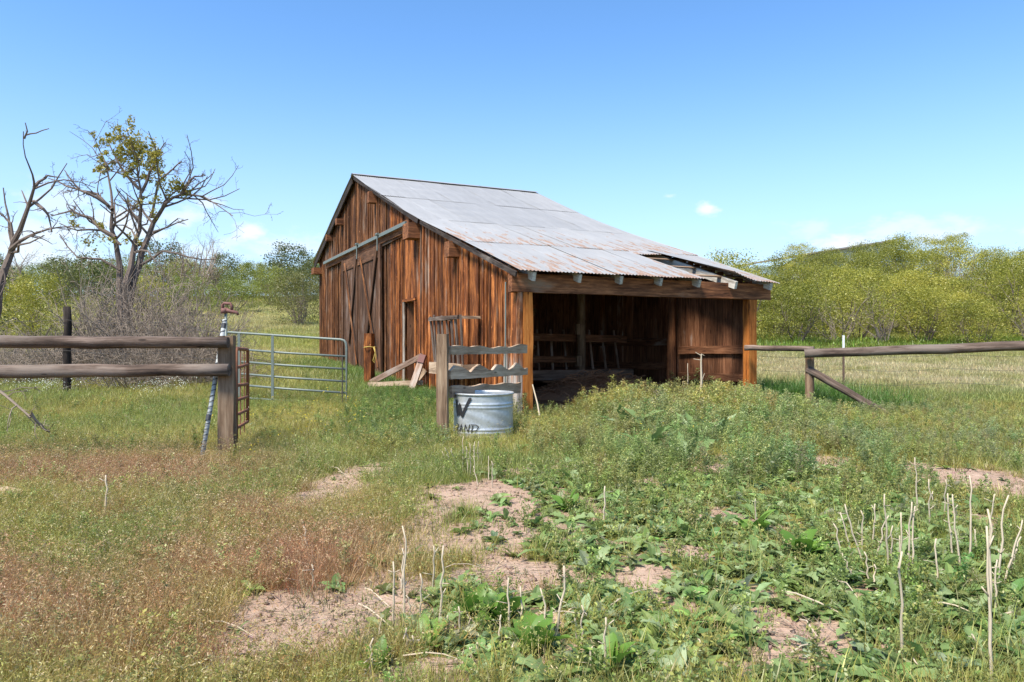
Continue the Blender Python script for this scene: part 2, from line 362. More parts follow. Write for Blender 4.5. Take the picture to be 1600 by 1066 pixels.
M_OAKLEAF = leafmat('oak_young_leaves', [(.18, .175, .032), (.30, .27, .045), (.38, .32, .055)])
M_DARKBUSH = leafmat('dark_bush_leaves', [(.075, .095, .036), (.115, .135, .04), (.17, .18, .05)])
M_OLIVE = leafmat('olive_bush_leaves', [(.085, .095, .03), (.165, .165, .048), (.25, .23, .065)])
M_BROAD = leafmat('broad_weed_leaves', [(.10, .175, .055), (.165, .25, .075), (.24, .32, .12), (.32, .39, .21)], .3)
M_DOCK = leafmat('dock_leaves', [(.085, .18, .03), (.14, .26, .038), (.21, .32, .06)], .35)
M_INST = leafmat('grass_blades', None, .44, True)
M_FLOW_Y = simple('yellow_petals', (.60, .46, .03), .7); M_FLOW_W = simple('white_petals', (.74, .76, .62), .7)
def soil():
    m, n = mat('ground_soil'); geo = n.n('ShaderNodeNewGeometry'); p = geo.outputs['Position']
    ba = n.n('ShaderNodeAttribute', attribute_name='bare').outputs['Fac']; fl = n.n('ShaderNodeAttribute', attribute_name='field').outputs['Color']
    a = n.noise(p, 2.2, 6, .65); b = n.noise(p, 26, 5, .65); c_ = n.noise(p, 110, 3, .6)
    d = n.ramp(n.m('ADD', n.m('MULTIPLY', a, .45), n.m('ADD', n.m('MULTIPLY', b, .35), n.m('MULTIPLY', c_, .2))), [(.32, (.26, .165, .115)), (.5, (.42, .285, .21)), (.68, (.54, .40, .31))])
    li = n.mix(n.step(n.noise(n.vec(p, (1, 1, 1)), 60, 3, .7), .52, .66), d, (.30, .235, .16))
    v = n.mix(n.noise(p, 9, 5, .7), n.mix(1.0, fl, (.55, .55, .55), 'MULTIPLY'), n.mix(1.0, fl, (1.35, 1.3, 1.2), 'MULTIPLY'))
    f = n.step(n.m('ADD', ba, n.m('MULTIPLY', n.m('SUBTRACT', b, .5), .9)), .25, .6)
    c = n.mix(f, v, li)
    h = n.m('ADD', n.m('MULTIPLY', b, .7), n.m('MULTIPLY', c_, .4))
    bp = n.n('ShaderNodeBump', {'Height': h, 'Strength': .7, 'Distance': .03})
    finish(n, n.n('ShaderNodeBsdfPrincipled', {'Base Color': c, 'Roughness': .95, 'Specular IOR Level': .1, 'Normal': bp.outputs[0]})); return m
M_SOIL = soil()

# ------------------------------------------------------------------ ground
def lerp(a, b, f): return a*(1-f[..., None])+b*f[..., None]
def A(*c): return np.array(c, float)
def field_colour(X, Y):
    """what grows (and dries) where: base colour of the plants at ground points"""
    X = np.asarray(X, float); Y = np.asarray(Y, float)
    n1 = fbm(X*.55, Y*.55, 61); n2 = fbm(X*1.7, Y*1.7, 71); n3 = fbm(X*.22, Y*.22, 81)
    green = A(.265, .300, .078); olive = A(.375, .345, .095); straw = A(.52, .43, .22); red = A(.46, .275, .15); deep = A(.095, .190, .032); sage = A(.17, .205, .085)
    c = lerp(np.broadcast_to(green, X.shape+(3,)), olive, sstep(.35, .65, n1))
    # drier left foreground, rust-red cheat grass
    dry = sstep(-.05, -1.0, X+.10*(Y-3))*sstep(9.2, 6.2, Y+(n2-.5)*2.0)
    c = lerp(c, lerp(lerp(np.broadcast_to(olive*1.02, X.shape+(3,)), green, sstep(.45, .62, fbm(X*.9+7, Y*.9, 97))*.8), red, sstep(.44, .62, n2*.45+n1*.55+.02)), dry*.95)
    band = sstep(1.0, .0, np.abs(Y-7.0)/1.2)*sstep(-1.9, -2.7, X)
    c = lerp(c, red*.9, band*.8*sstep(.25, .55, n2))
    # far meadow
    far = sstep(13.5, 19, Y)
    rightm = sstep(4.0, 8.0, X-.15*(Y-14))
    mead = lerp(np.broadcast_to(A(.385, .38, .105), X.shape+(3,)), A(.49, .435, .19), sstep(.35, .7, n3+.15*(n1-.5)))
    meadr = lerp(np.broadcast_to(A(.35, .335, .115), X.shape+(3,)), A(.52, .44, .25), sstep(.30, .60, n2*.55+n1*.45))
    meadr = lerp(meadr, A(.31, .33, .07), sstep(26, 38, Y)*.8)
    c = lerp(c, lerp(mead, meadr, rightm), far)
    # lush strip on the barn's right side, and along its left wall
    dx = X-BA.x; dy = Y-BA.y; u = dx*D2.x+dy*D2.y; t = dx*D1.x+dy*D1.y
    lush = sstep(8.3, 5.6, u)*sstep(4.6, 5.2, u)*sstep(-3, -.5, t)*sstep(6.5, 3, t)
    lush2 = sstep(-2.6, -.6, u)*sstep(.2, -.1, u)*sstep(2.5, 4.5, t)*sstep(15, 9, t)
    c = lerp(c, deep, np.maximum(lush, lush2*.55))
    inside = in_barn(X, Y, -.1); c[inside] = A(.46, .22, .12)
    return c
nx, ny = 420, 400
sx = np.linspace(-1, 1, nx); gx = np.sinh(6.2*sx)/np.sinh(6.2)*420
sy = np.linspace(-.62, 1, ny); gy = 5.5+np.sinh(6.2*sy)/np.sinh(6.2)*700
GX, GY = np.meshgrid(gx, gy); GZ = zt(GX, GY)
ii = np.arange((nx-1)*(ny-1)); r_, c_ = ii//(nx-1), ii % (nx-1); b0 = r_*nx+c_
bm_ = bare(GX.ravel(), GY.ravel()); bm_ = bm_*~in_barn(GX.ravel(), GY.ravel(), -.1)
me = np_mesh('ground', np.c_[GX.ravel(), GY.ravel(), GZ.ravel()], np.c_[b0, b0+1, b0+nx+1, b0+nx], True,
             {'bare': bm_, 'field': field_colour(GX.ravel(), GY.ravel())*.62})
me.materials.append(M_SOIL); ground = link(bpy.data.objects.new('ground', me)); prop(ground, kind='structure')
# ------------------------------------------------------------------ barn
barn = thing('barn', 'weathered brown plank barn with rusty corrugated metal roof and open lean-to', 'barn', BA)
UP = Vector((0, 0, 1))
TK = [-.32, 4.58, 10.65, 16.62]; ZK = [2.404, 3.967, 6.167, 4.107]
U1 = [5.45, 5.45, 5.94, 6.0]; U0 = [-.10, -.15, -.17, -.20]
def zr(t): return float(np.interp(t, TK, ZK)) - (.05*math.sin(max(0, min(1, (t-4.58)/6.07))*math.pi) if 4.58 < t < 10.65 else 0)
def ru(f, t): return float(np.interp(t, TK, U0))*(1-f)+float(np.interp(t, TK, U1))*f
def wood_splash():
    m = M_BARN.copy(); m.name = 'barn_boards_splashed'; n = NT.__new__(NT); n.t = m.node_tree
    pb = [x for x in m.node_tree.nodes if x.type == 'BSDF_PRINCIPLED'][0]; old = pb.inputs['Base Color'].links[0].from_socket
    tc = n.n('ShaderNodeTexCoord'); sp = n.n('ShaderNodeSeparateXYZ', {0: tc.outputs['Object']})
    a = n.noise(n.vec(tc.outputs['Object'], (2, 14, 14)), 1.0, 5, .6)
    f = n.step(n.m('SUBTRACT', sp.outputs[0], n.m('MULTIPLY', n.m('SUBTRACT', a, .5), 1.6)), 1.25, .55)
    c = n.mix(n.m('MULTIPLY', f, .9), old, n.ramp(n.noise(n.vec(tc.outputs['Object'], (1.5, 40, 40)), 1.0, 5, .6), [(.3, (.13, .10, .08)), (.5, (.40, .35, .31)), (.7, (.62, .57, .52))]))
    n.t.links.new(c, pb.inputs['Base Color']); return m
M_SPLASH = wood_splash()
# gable wall: boards one by one
door_t0, door_z = gp(634.5, 472)[0], gp(643, 472)[1]; door_t1 = gp(651, 472)[0]
t = -.02
while t < 16.15:
    w = random.uniform(.15, .27); w = min(w, 16.2-t+.02)
    tc_ = t+w/2; ut = random.uniform(-.012, .012)
    z0 = zg(P(0, tc_, 0).x, P(0, tc_, 0).y)-.15
    if random.random() < .15: z0 += random.uniform(.1, .22)
    z1 = zr(tc_)-.05; slope = (zr(tc_+.05)-zr(tc_-.05))/.1
    if door_t1-.05 < tc_ < door_t0+.05: z0 = door_z
    plank('board', P(ut, tc_, z0), P(ut, tc_, z1), w-.012, .024, -D2, M_SPLASH if tc_ < .6 else M_BARN if tc_ < 7.4 else M_BARNL, barn, 4, .005, cut1=slope, warp=random.uniform(-.012, .012))
    if random.random() < .72 and not (door_t1-.15 < t < door_t0+.15):      # batten over the joint
        plank('batten', P(-.028, t, z0+random.uniform(0, .25)), P(-.028, t, zr(t)-.07), random.uniform(.035, .07), .02, -D2, M_SPLASH if t < .5 else M_BARN if t < 7.4 else M_BARNL, barn, 3, .004, cut1=slope)
    t += w
# jambs of the narrow door opening
zb = zg(P(0, door_t0, 0).x, P(0, door_t0, 0).y)-.1
plank('door_jamb', P(-.045, door_t0+.04, zb), P(-.045, door_t0+.04, door_z+.05), .075, .03, -D2, M_BARN_OLD, barn, 3)
plank('door_jamb', P(-.045, door_t1-.03, zb), P(-.045, door_t1-.03, door_z), .07, .03, -D2, M_BARN, barn, 3)
plank('door_header', P(-.05, door_t1-.06, door_z+.05), P(-.05, door_t0+.08, door_z+.05), .06, .03, -D2, M_BARN, barn, 2)
# other walls
def wallrun(a, b, z_of, nrm, m, wmin=.2, wmax=.3, name='board', skip=None):
    a, b = Vector(a), Vector(b); L = (b-a).length; d = (b-a)/L; s = 0
    while s < L-.02:
        w = min(random.uniform(wmin, wmax), L-s); c = a+d*(s+w/2); zt_, sl = z_of(s+w/2)
        if not (skip and skip(s+w/2)):
            j = Vector(nrm)*random.uniform(-.008, .008)
            plank(name, Vector((c.x, c.y, zg(c.x, c.y)-.15))+j, Vector((c.x, c.y, zt_))+j, w-.008, .024, nrm, m, barn, 3, .004)
        s += w
RW = 5.08
wallrun(P(RW, .05, 0), P(RW, 16.2, 0), lambda s: (zr(s+.05)-.10, 0), D2, M_INNER)
wallrun(P(.02, 5.9, 0), P(5.05, 5.9, 0), lambda s: (zr(5.9)-.12, 0), -D1, M_INNER)
wallrun(P(.02, 16.2, 0), P(5.05, 16.2, 0), lambda s: (zr(16.2)-.12, 0), D1, M_BARN, .3, .4)
# roof: corrugated sheets, row over row
ROWS = [(-.32, 2.22), (2.06, 4.70), (4.52, 7.66), (7.50, 10.66), (10.62, 13.70), (13.55, 16.62)]
NC = 9
def sheet(c, r, lift_left=0.0, lift_right=0.0, t0=None, t1=None, tw=0.0):
    ta, tb = ROWS[r]; ta = ta if t0 is None else t0; tb = tb if t1 is None else t1
    back = r >= 4; nw, nr = 38, 4; V = []; jit = random.uniform(-.035, .035); rust = []
    ed = [random.uniform(-.006, .006) for _ in range(2)]
    for i in range(nr+1):
        f = i/nr; tt = ta+(tb-ta)*f + jit*(1-f if not back else f)
        if r == 0: tt = ta+(tb-ta)*f+jit*.3*(1-f)
        for k in range(nw+1):
            g = k/nw; fu = (c+(-.03)*(1 if c > 0 else 0)*(1-g)+g*(1.03 if c < NC-1 else 1.0)-(0 if g else 0))/NC
            u = ru(fu, tt); ph = u/.068*2*math.pi
            z = zr(tt)+.012+.009*math.sin(ph)+(.009*((1-f) if not back else f))+(.003 if c % 2 else 0)+ed[0]*(1-g)+ed[1]*g
            z += lift_left*(1-g)**1.5*(1-f*.75)+lift_right*g**1.5*(1-f*.7)
            if r == 0 and c == NC-1: z -= .05*max(0, g-.5)*(1-f)
            V.append(P(u+tw*(1-f), tt, z)); low = (1-f) if not back else f
            rust.append({0: .55, 1: .60, 2: .12, 3: -.25}.get(r, -.3)*.5+.5*(low if r < 2 else low*.5)*({0: 1, 1: .9, 2: .55}.get(r, .2)))
    F = [(i*(nw+1)+k, i*(nw+1)+k+1, (i+1)*(nw+1)+k+1, (i+1)*(nw+1)+k) for i in range(nr) for k in range(nw)]
    M, _ = frame(V[0], V[nr*(nw+1)], UP); Mi = M.inverted()
    me = np_mesh('roof_sheet', [tuple(Mi @ p) for p in V], np.array(F), True, {'rust': np.array(rust)})
    me.materials.append(M_ROOF); return link(bpy.data.objects.new('roof_sheet', me), M, barn)
for r in range(6):
    for c in range(NC):
        if r == 0 and c == 6: continue                                   # blown away: the hole near the eave
        if r == 0 and c == 7: sheet(c, r, lift_left=.17, lift_right=-.01, tw=.10); continue
        sheet(c, r)
sheet(6, 0, t0=1.75, t1=2.22, lift_right=.03)
rc = MB()                                                                # ridge cap
for side in (-1, 1):
    for f0, f1 in ((0, .34), (.33, .67), (.66, 1)):
        a, b = [P(ru(f, 10.65), 10.65, zr(10.65)+.048) for f in (f0, f1)]; o = D1*side*.16+Vector((0, 0, -.062))
        rc.add([a, b, b+o, a+o], [(0, 1, 2, 3)])
rc.build('ridge_cap', M_ROOF, barn)
# rafters, purlins, verge boards
RU = [.18, 1.035, 1.86, 2.69, 3.54, 4.40, 5.27]
for u in RU:
    plank('rafter', P(u, -.27, zr(-.27)-.085), P(u, 4.6, zr(4.6)-.085), .14, .055, D2, M_RAFTER, barn, 2, .004)
    plank('rafter', P(u, 4.62, zr(4.62)-.16), P(u, 10.6, zr(10.6)-.10), .14, .05, D2, M_BEAM, barn, 2, .004)
    plank('rafter', P(u, 16.5, zr(16.5)-.10), P(u, 10.7, zr(10.7)-.10), .14, .05, D2, M_BEAM, barn, 2, .004)
for t in list(np.arange(.15, 4.5, .72))+list(np.arange(5.0, 10.6, .9))+list(np.arange(11, 16.5, .9)):
    nr_ = Vector((0, 0, 1))-D1*((zr(t+.05)-zr(t-.05))/.1)
    plank('purlin', P(ru(0, t)+.04, t, zr(t)-.019+ (-.003)), P(ru(1, t)-.06, t, zr(t)-.022), .11, .022, nr_, M_FPOST if t < 3 else M_BEAM, barn, 2, .003)
for a, b, w in ((-.25, 4.5, .08), (4.65, 10.5, .10), (10.75, 16.5, .20)):
    plank('verge_board', P(-.135, a, zr(a)-w/2-.02), P(-.135, b, zr(b)-w/2-.02), w, .03, -D2, M_DARKPOST, barn, 3, .004)
# lookout ends and plate ends showing on the gable
for px, py, w, h, out in ((583, 309, .22, .30, .14), (647, 362, .42, .34, .20), (707, 390, .26, .30, .12), (532, 347, .22, .2, .14), (516, 372, .2, .2, .14), (498, 424, .45, .22, .22)):
    tt, zz = gp(px, py, -.1); c = P(-out/2-.02, tt, zz)
    M, _ = frame(P(.1, tt, zz), P(-out-.03, tt, zz), UP); b = MB(); b.box((.1+out/2, 0, 0), (.2+out, w, h), M)
    b.build('beam_end', M_BEAM, barn, M)
# rail and sliding door
(ta, za), (tb, zb2) = gp(506, 410.5, -.16), gp(634, 350, -.16); zrail = (za+zb2)/2
plank('door_rail', P(-.16, tb, zrail+.02), P(-.16, ta, zrail-.02), .085, .05, -D2, M_GALV, barn, 6, .002)
plank('rail_backing', P(-.07, tb, zrail-.02), P(-.07, ta, zrail-.06), .28, .05, -D2, M_BEAM, barn, 4, .006)
t0, t1 = gp(534, 400, -.1)[0], gp(595, 380, -.1)[0]; ztop = zrail-.18
ddoor = plank('sliding_door', P(-.085, t1, ztop-.16), P(-.085, t0, ztop-.19), .32, .04, -D2, M_DOOR, barn, 3)
t = t1
while t < t0-.03:
    w = min(random.uniform(.22, .34), t0-t); c = P(-.06, t+w/2, 0); zb_ = zg(c.x, c.y)+random.uniform(.02, .1)
    plank('door_plank', P(-.068, t+w/2, zb_), P(-.068, t+w/2, ztop), w-.01, .024, -D2, M_DOOR, ddoor, 3); t += w
for tt in (t1+.12, (t0+t1)/2+.3, t0-.12):
    c = P(-.1, tt, 0); plank('door_stile', P(-.10, tt, zg(c.x, c.y)+.05), P(-.10, tt, ztop), .2, .028, -D2, M_DOOR, ddoor, 3)
def gbar(name, a, b, w, m, u=-.125, th=.03, parent=None):
    (t_a, z_a), (t_b, z_b) = gp(*a, u), gp(*b, u); return plank(name, P(u, t_a, z_a), P(u, t_b, z_b), w, th, -D2, m, parent or ddoor, 2, .004)
gbar('brace', (588, 386), (570, 545), .2, M_DOOR); gbar('brace', (556, 400), (544, 535), .2, M_DOOR, -.128)
gbar('brace', (562, 402), (590, 575), .05, M_BARNL, -.16); gbar('brace', (538, 412), (557, 570), .05, M_BARNL, -.158)
for px, py in ((558, 382), (590, 367)):
    tt, zz = gp(px, py, -.19); b = MB(); b.tube([P(-.20, tt, zrail-.36), P(-.20, tt, zrail+.06)], .02, 6); b.tube([P(-.2, tt+.1, zrail+.06), P(-.2, tt-.1, zrail+.06)], .035, 8); b.build('door_hanger', M_GALV, ddoor)
gbar('trim_board', (597, 382), (640, 361), .12, M_BARN, -.05, .03, barn)
# front of the lean-to
plank('front_beam', P(-.14, -.02, 2.245), P(5.43, -.02, 2.245), .30, .15, -D1, M_BEAM, barn, 9, .008)
for u, w in ((.165, .17), (4.99, .19)):
    c = P(u, 0, 0); plank('post', P(u, .0, zg(c.x, c.y)-.2), P(u, 0, 2.092), w, .17, -D1, M_POST, barn, 8, .009)
c = P(5.13, .14, 0); plank('corner_board', P(5.125, .12, zg(c.x, c.y)-.1), P(5.125, .12, 2.35), .2, .03, D2, M_BARN, barn, 4)
plank('corner_board', P(.02, -.05, -.1), P(.02, -.05, 2.09), .10, .04, -D1, M_SPLASH, barn, 4)
b = MB(); b.tube([P(-.075, .28, .5), P(-.075, .28, 1.4), P(-.07, .28, 2.28)], .016, 6); b.build('conduit_pipe', M_GALV, barn)
# inside: posts, girts on the right wall, manger with rack
for u, t, r in ((RW-.13, 2.35, .11), (3.62, 4.0, .105)):
    c = P(u, t, 0); log('inner_post', P(u, t, zg(c.x, c.y)-.2), P(u, t, zr(t)-.15), r, r*.92, M_FPOST if u < 4 else M_BEAM, barn, 9, 7, .008)
for z in (.98, .42):
    for a, b_ in ((.12, 2.2), (2.4, 5.8)):
        c = P(RW, (a+b_)/2, 0); g = zg(c.x, c.y); plank('girt', P(RW-.045, a, g+z+.05), P(RW-.045, b_, g+z), .16, .055, -D2, M_INNER, barn, 3, .008)
g = .12
plank('manger_rail', P(.1, 4.13, g+1.32), P(RW-.1, 4.13, g+1.22), .17, .05, -D1, M_INNER, barn, 4)
plank('manger_rail', P(.1, 3.86, g+.42), P(RW-.1, 3.86, g+.40), .22, .06, -D1, M_LUMBER, barn, 4)
plank('manger_rail', P(.1, 3.86, g+.78), P(3.55, 3.86, g+.76), .15, .05, -D1, M_INNER, barn, 4)
plank('manger_floor', P(.1, 4.6, g+.5), P(RW-.1, 4.6, g+.5), 1.3, .05, UP, M_INNER, barn, 2)
for z in (1.45, .72, .16): plank('cleat', P(3.45, 3.83, g+z-.12), P(3.45, 3.83, g+z+.12), .12, .1, -D1, M_FPOST, barn, 2)
for u in np.arange(.5, 4.9, .36):
    if abs(u-3.6) > .15: plank('rack_slat', P(u-.12, 4.05, g+.52), P(u+.2, 4.75, g+1.45), .045, .03, -D1, M_LUMBER, barn, 2, .004)
# plank door with an X brace on the back wall
hd = plank('hatch', P(2.0, 5.84, g+1.95), P(3.4, 5.84, g+1.95), .12, .03, -D1, M_FPOST, barn, 2)
for u in np.arange(2.1, 3.4, .2): plank('hatch_plank', P(u, 5.86, g+.9), P(u, 5.86, g+2.1), .18, .02, -D1, M_BEAM, hd, 2)
plank('brace', P(2.05, 5.82, g+1.0), P(3.35, 5.82, g+1.9), .09, .022, -D1, M_FPOST, hd, 2); plank('brace', P(2.05, 5.795, g+1.9), P(3.35, 5.795, g+1.0), .09, .022, -D1, M_FPOST, hd, 2)
# heap of old hay and dung on the floor
hb = MB()
for i in range(520):
    a = random.random()*6.28; q = random.random()**.6; c = P(3.3+q*1.5*math.cos(a), 2.6+q*.9*math.sin(a), 0); z = zg(c.x, c.y)+.46*(1-q*q)*random.uniform(.5, 1.0)
    d = Vector((random.uniform(-1, 1), random.uniform(-1, 1), random.uniform(-.3, .35)))*random.uniform(.1, .42)
    p = Vector((c.x, c.y, z)); hb.tube([p-d, p+Vector((0, 0, random.uniform(.0, .1))), p+d], random.uniform(.004, .010), 3, False)
M_HAY = simple('old_hay', (.36, .17, .085), .95, 0, .6, 30)
hp = thing('hay_heap', 'twiggy heap of old brown hay on the dirt floor inside the open lean-to', 'hay', P(3.3, 2.6, .1))
o = hb.build('hay_stems', M_HAY, hp); prop(o, kind='stuff')
mb = MB(); n_ = 26
for i in range(9):
    for j in range(n_):
        a = 6.283*j/n_; q = i/8; c = P(3.2+q*2.0*math.cos(a), 2.7+q*1.3*math.sin(a), 0)
        mb.v.append((c.x, c.y, zg(c.x, c.y)-.02+.36*(1-q)**1.2*(1+.5*(float(fbm(c.x*4, c.y*4, 5))-.5))))
for i in range(8):
    for j in range(n_): a, b_ = i*n_+j, i*n_+(j+1) % n_; mb.q.append((a, b_, b_+n_, a+n_))
mb.build('dung_mound', M_HAY, hp, smooth=True)

# hay rack hung on the gable
(ta, za), (tb, zb_) = gp(675, 498, -.4), gp(721, 497, -.4)
hr = thing('hay_rack', 'grey wooden slatted hay rack hung on the barn gable behind the fence post', 'hay rack', P(-.2, (ta+tb)/2, .9))
ztop = (za+zb_)/2; zbot = ztop-.95
plank('top_bar', P(-.46, tb, ztop), P(-.46, ta, ztop), .07, .04, -D2, M_RAIL, hr, 4)
for tt in (ta-.03, tb+.03): plank('end_bar', P(-.39, tt, ztop-.002), P(-.03, tt, ztop-.002), .07, .05, UP, M_RAIL2, hr, 2)
for i in range(8):
    f = i/7; tt = ta+(tb-ta)*f; plank('slat', P(-.36, tt+random.uniform(-.10, .10), zbot+.1), P(-.43, tt+random.uniform(-.03, .03), ztop+.02+random.uniform(0, .1)), random.uniform(.05, .09), .022, -D2, M_RAIL, hr, 2)
plank('trough_board', P(-.40, tb-.02, zbot), P(-.40, ta+.12, zbot), .22, .04, -D2, M_RAIL2, hr, 4)
plank('trough_floor', P(-.21, tb, zbot-.1), P(-.21, ta+.1, zbot-.1), .36, .03, UP, M_RAIL, hr, 2)
for tt in (ta+.1, tb): plank('trough_end', P(-.37, tt, zbot), P(-.03, tt, zbot), .20, .035, D1, M_RAIL2, hr, 2)

# ------------------------------------------------------------------ slab fence from the middle post to the barn
mp = gnd(691.5, 685)
sf = thing('slab_fence', 'short fence of wavy live-edge slabs between a squared post and the barn', 'fence', (mp.x, mp.y, mp.z))
plank('post', (mp.x, mp.y, mp.z-.3), (mp.x, mp.y+.0, CH+(HY-522)/FPX*mp.y), .135, .135, (-.1, -1, 0), M_FPOST, sf, 6, .005)
e = P(.10, -.19, 0)
def slab(pa, pb, w, f): 
    ya, yb = mp.y+.06, e.y
    a = at(*pa, ya); b = at(*pb, yb); plank('rail', a, b, w, .045, (.5, -.85, 0), M_RAIL2, sf, 18, .004, wavy=f)
slab((703, 548), (822, 547), .105, lambda f: .012*math.sin(f*23)+.045*max(0, f-.75)*3 + .01*math.sin(f*9))
slab((702, 586), (823, 580), .12, lambda f: .048*math.sin(f*25-.6)+.012*math.sin(f*47)+.02)
slab((704, 613), (812, 607), .15, lambda f: .012*math.sin(f*19)+.02*f)
# steel stock tank with painted marks
TC = gnd(755, 688); TC.y += .40; TC.x = (755-800)/FPX*(TC.y-.05); TC.z = zg(TC.x, TC.y)-.02; TR, THt = .40, .60
tank = thing('stock_tank', 'round galvanised steel stock tank with dark painted lettering in front of the slab fence', 'tank', TC)
prof = [(TR*.985, .0), (TR, .02)]
for z in np.linspace(.03, .57, 45):
    r = TR; 
    for zc in (.085, .13, .42, .46): r += .010*math.exp(-((z-zc)/.012)**2)
    r += .004*math.sin(z*150)*(.16 < z < .38)*0
    prof.append((r, z))
prof += [(TR+.012, .578), (TR+.018, .592), (TR+.008, .603), (TR-.008, .598), (TR-.010, .57), (TR-.012, .06), (.01, .05)]
m_ = MB(); ns = 72
for r, z in prof:
    for j in range(ns):
        a = 6.28318*j/ns; zz = z
        emb = .0022*math.sin(a*150+z*40) if .16 < z < .38 and r > TR*.99 else 0
        m_.v.append((TC.x+(r+emb)*math.cos(a), TC.y+(r+emb)*math.sin(a), TC.z+zz))
for i in range(len(prof)-1):
    for j in range(ns): a, b_ = i*ns+j, i*ns+(j+1) % ns; m_.q.append((a, b_, b_+ns, a+ns))
m_.build('tank_wall', M_TANK, tank, smooth=True)
w_ = MB(); w_.v = [(TC.x+(TR-.02)*math.cos(6.28318*j/40), TC.y+(TR-.02)*math.sin(6.28318*j/40), TC.z+.33) for j in range(40)]
o_ = len(w_.v); w_.v.append((TC.x, TC.y, TC.z+.33)); w_.t = [(j, (j+1) % 40, o_) for j in range(40)]
M_WATER = simple('tank_water', (.03, .04, .035), .1); w_.build('water', M_WATER, tank)
def stroke(mb, pts, w):
    """paint stroke on the tank: points (dx in units of the radius, z)"""
    q = []
    for (x0, z0), (x1, z1) in zip(pts[:-1], pts[1:]):
        for k in range(6): f = k/6; q.append((x0+(x1-x0)*f, z0+(z1-z0)*f))
    q.append(pts[-1]); L = []
    for i, (x, z) in enumerate(q):
        xa, za = q[max(i-1, 0)]; xb, zb3 = q[min(i+1, len(q)-1)]
        dx, dz = xb-xa, zb3-za; l = math.hypot(dx*TR, dz) or 1; nx_, nz_ = -dz/l, dx*TR/l
        for s in (-1, 1):
            xx = max(-.999, min(.995, x*.93+.075+s*nx_*w/TR/2)); zz = z+s*nz_*w/2; ph = math.asin(xx); r = TR+.0135
            L.append((TC.x+r*math.sin(ph), TC.y-r*math.cos(ph), TC.z+zz))
    mb.add(L, [(2*i, 2*i+2, 2*i+3, 2*i+1) for i in range(len(q)-1)])
k_ = MB()
stroke(k_, [(-.985, .52), (-.93, .30), (-.86, .47), (-.80, .30), (-.47, .55)], .030); stroke(k_, [(-.80, .30), (-.70, .38), (-.50, .54)], .034)
stroke(k_, [(-.97, .40), (-.90, .40), (-.84, .41)], .018)
k_.build('painted_letter', M_MARK, tank)
k_ = MB()
stroke(k_, [(-.985, .10), (-.96, .20), (-.90, .19), (-.915, .155), (-.965, .15), (-.91, .10)], .012)
stroke(k_, [(-.87, .10), (-.80, .20), (-.765, .10)], .012); stroke(k_, [(-.85, .14), (-.775, .14)], .011)
stroke(k_, [(-.70, .10), (-.66, .20), (-.56, .10), (-.51, .205)], .012)
stroke(k_, [(-.45, .10), (-.40, .19)], .012); stroke(k_, [(-.47, .20), (-.28, .20), (-.20, .175), (-.27, .13), (-.46, .105)], .012)
k_.build('painted_lettering', M_MARK, tank)

# ------------------------------------------------------------------ left rail fence, gates, hydrant, pole
lp = gnd(355, 716)
lf = thing('rail_fence', 'two-rail log fence with a thick split post at left of the gates', 'fence', lp)
plank('post', (lp.x, lp.y, lp.z-.3), (lp.x+.0, lp.y, CH+(HY-525.5)/FPX*lp.y), .158, .16, (.15, -1, 0), M_FPOST, lf, 8, .007)
q = gnd(-260, 725); plank('post', (q.x, q.y, q.z-.3), (q.x, q.y, q.z+1.4), .17, .16, (0, -1, 0), M_FPOST, lf, 6, .007)
log('rail', at(357, 535.5, lp.y-.14), at(-270, 533, lp.y-.22), .062, .072, M_RAIL, lf, 12, 12, .007)
log('rail', at(358, 577.5, lp.y-.14), at(-270, 584.5, lp.y-.22), .066, .082, M_RAIL, lf, 12, 12, .008)
# galvanised gate
G0, G1 = above(352, 14.3), above(541.5, 13.9)
zT0, zT1 = CH+(HY-519)/FPX*14.3, CH+(HY-531.3)/FPX*13.9
gt = thing('gate', 'long galvanised six-bar tube gate standing open in tall grass', 'gate', (G0.x, G0.y, G0.z))
def gpt(f, d): return Vector((G0.x+(G1.x-G0.x)*f, G0.y+(G1.y-G0.y)*f, zT0+(zT1-zT0)*f-d))
DR = [.0, .313, .55, .785, 1.0, 1.25]
fr = MB(); fr.tube([gpt(0, 1.24), gpt(0, .06), gpt(.01, .015), gpt(.03, 0), gpt(.5, .0), gpt(.955, 0), gpt(.982, .015), gpt(.995, .06), gpt(1, .14), gpt(1, 1.25), gpt(0, 1.25)], .024, 8)
fr.build('gate_frame', M_GALV, gt, smooth=True)
for d in DR[1:5]:
    b = MB(); b.tube([gpt(0, d), gpt(.5, d+.012), gpt(.99, d)], .021, 8); b.build('gate_bar', M_GALV, gt, smooth=True)
for f in (.12, .40, .70)[:2]:
    b = MB(); b.box((0, 0, 0), (.05, .012, 1.22), Matrix.Translation(gpt(f, .62)+Vector((0, -.028, 0)))); b.build('gate_stay', M_GALV, gt)
b = MB(); b.tube([gpt(1, .3)+Vector((-.07, -.03, 0)), gpt(1, 1.2)+Vector((-.075, -.03, 0))], .012, 6); b.build('latch_rod', M_WIRE, gt)
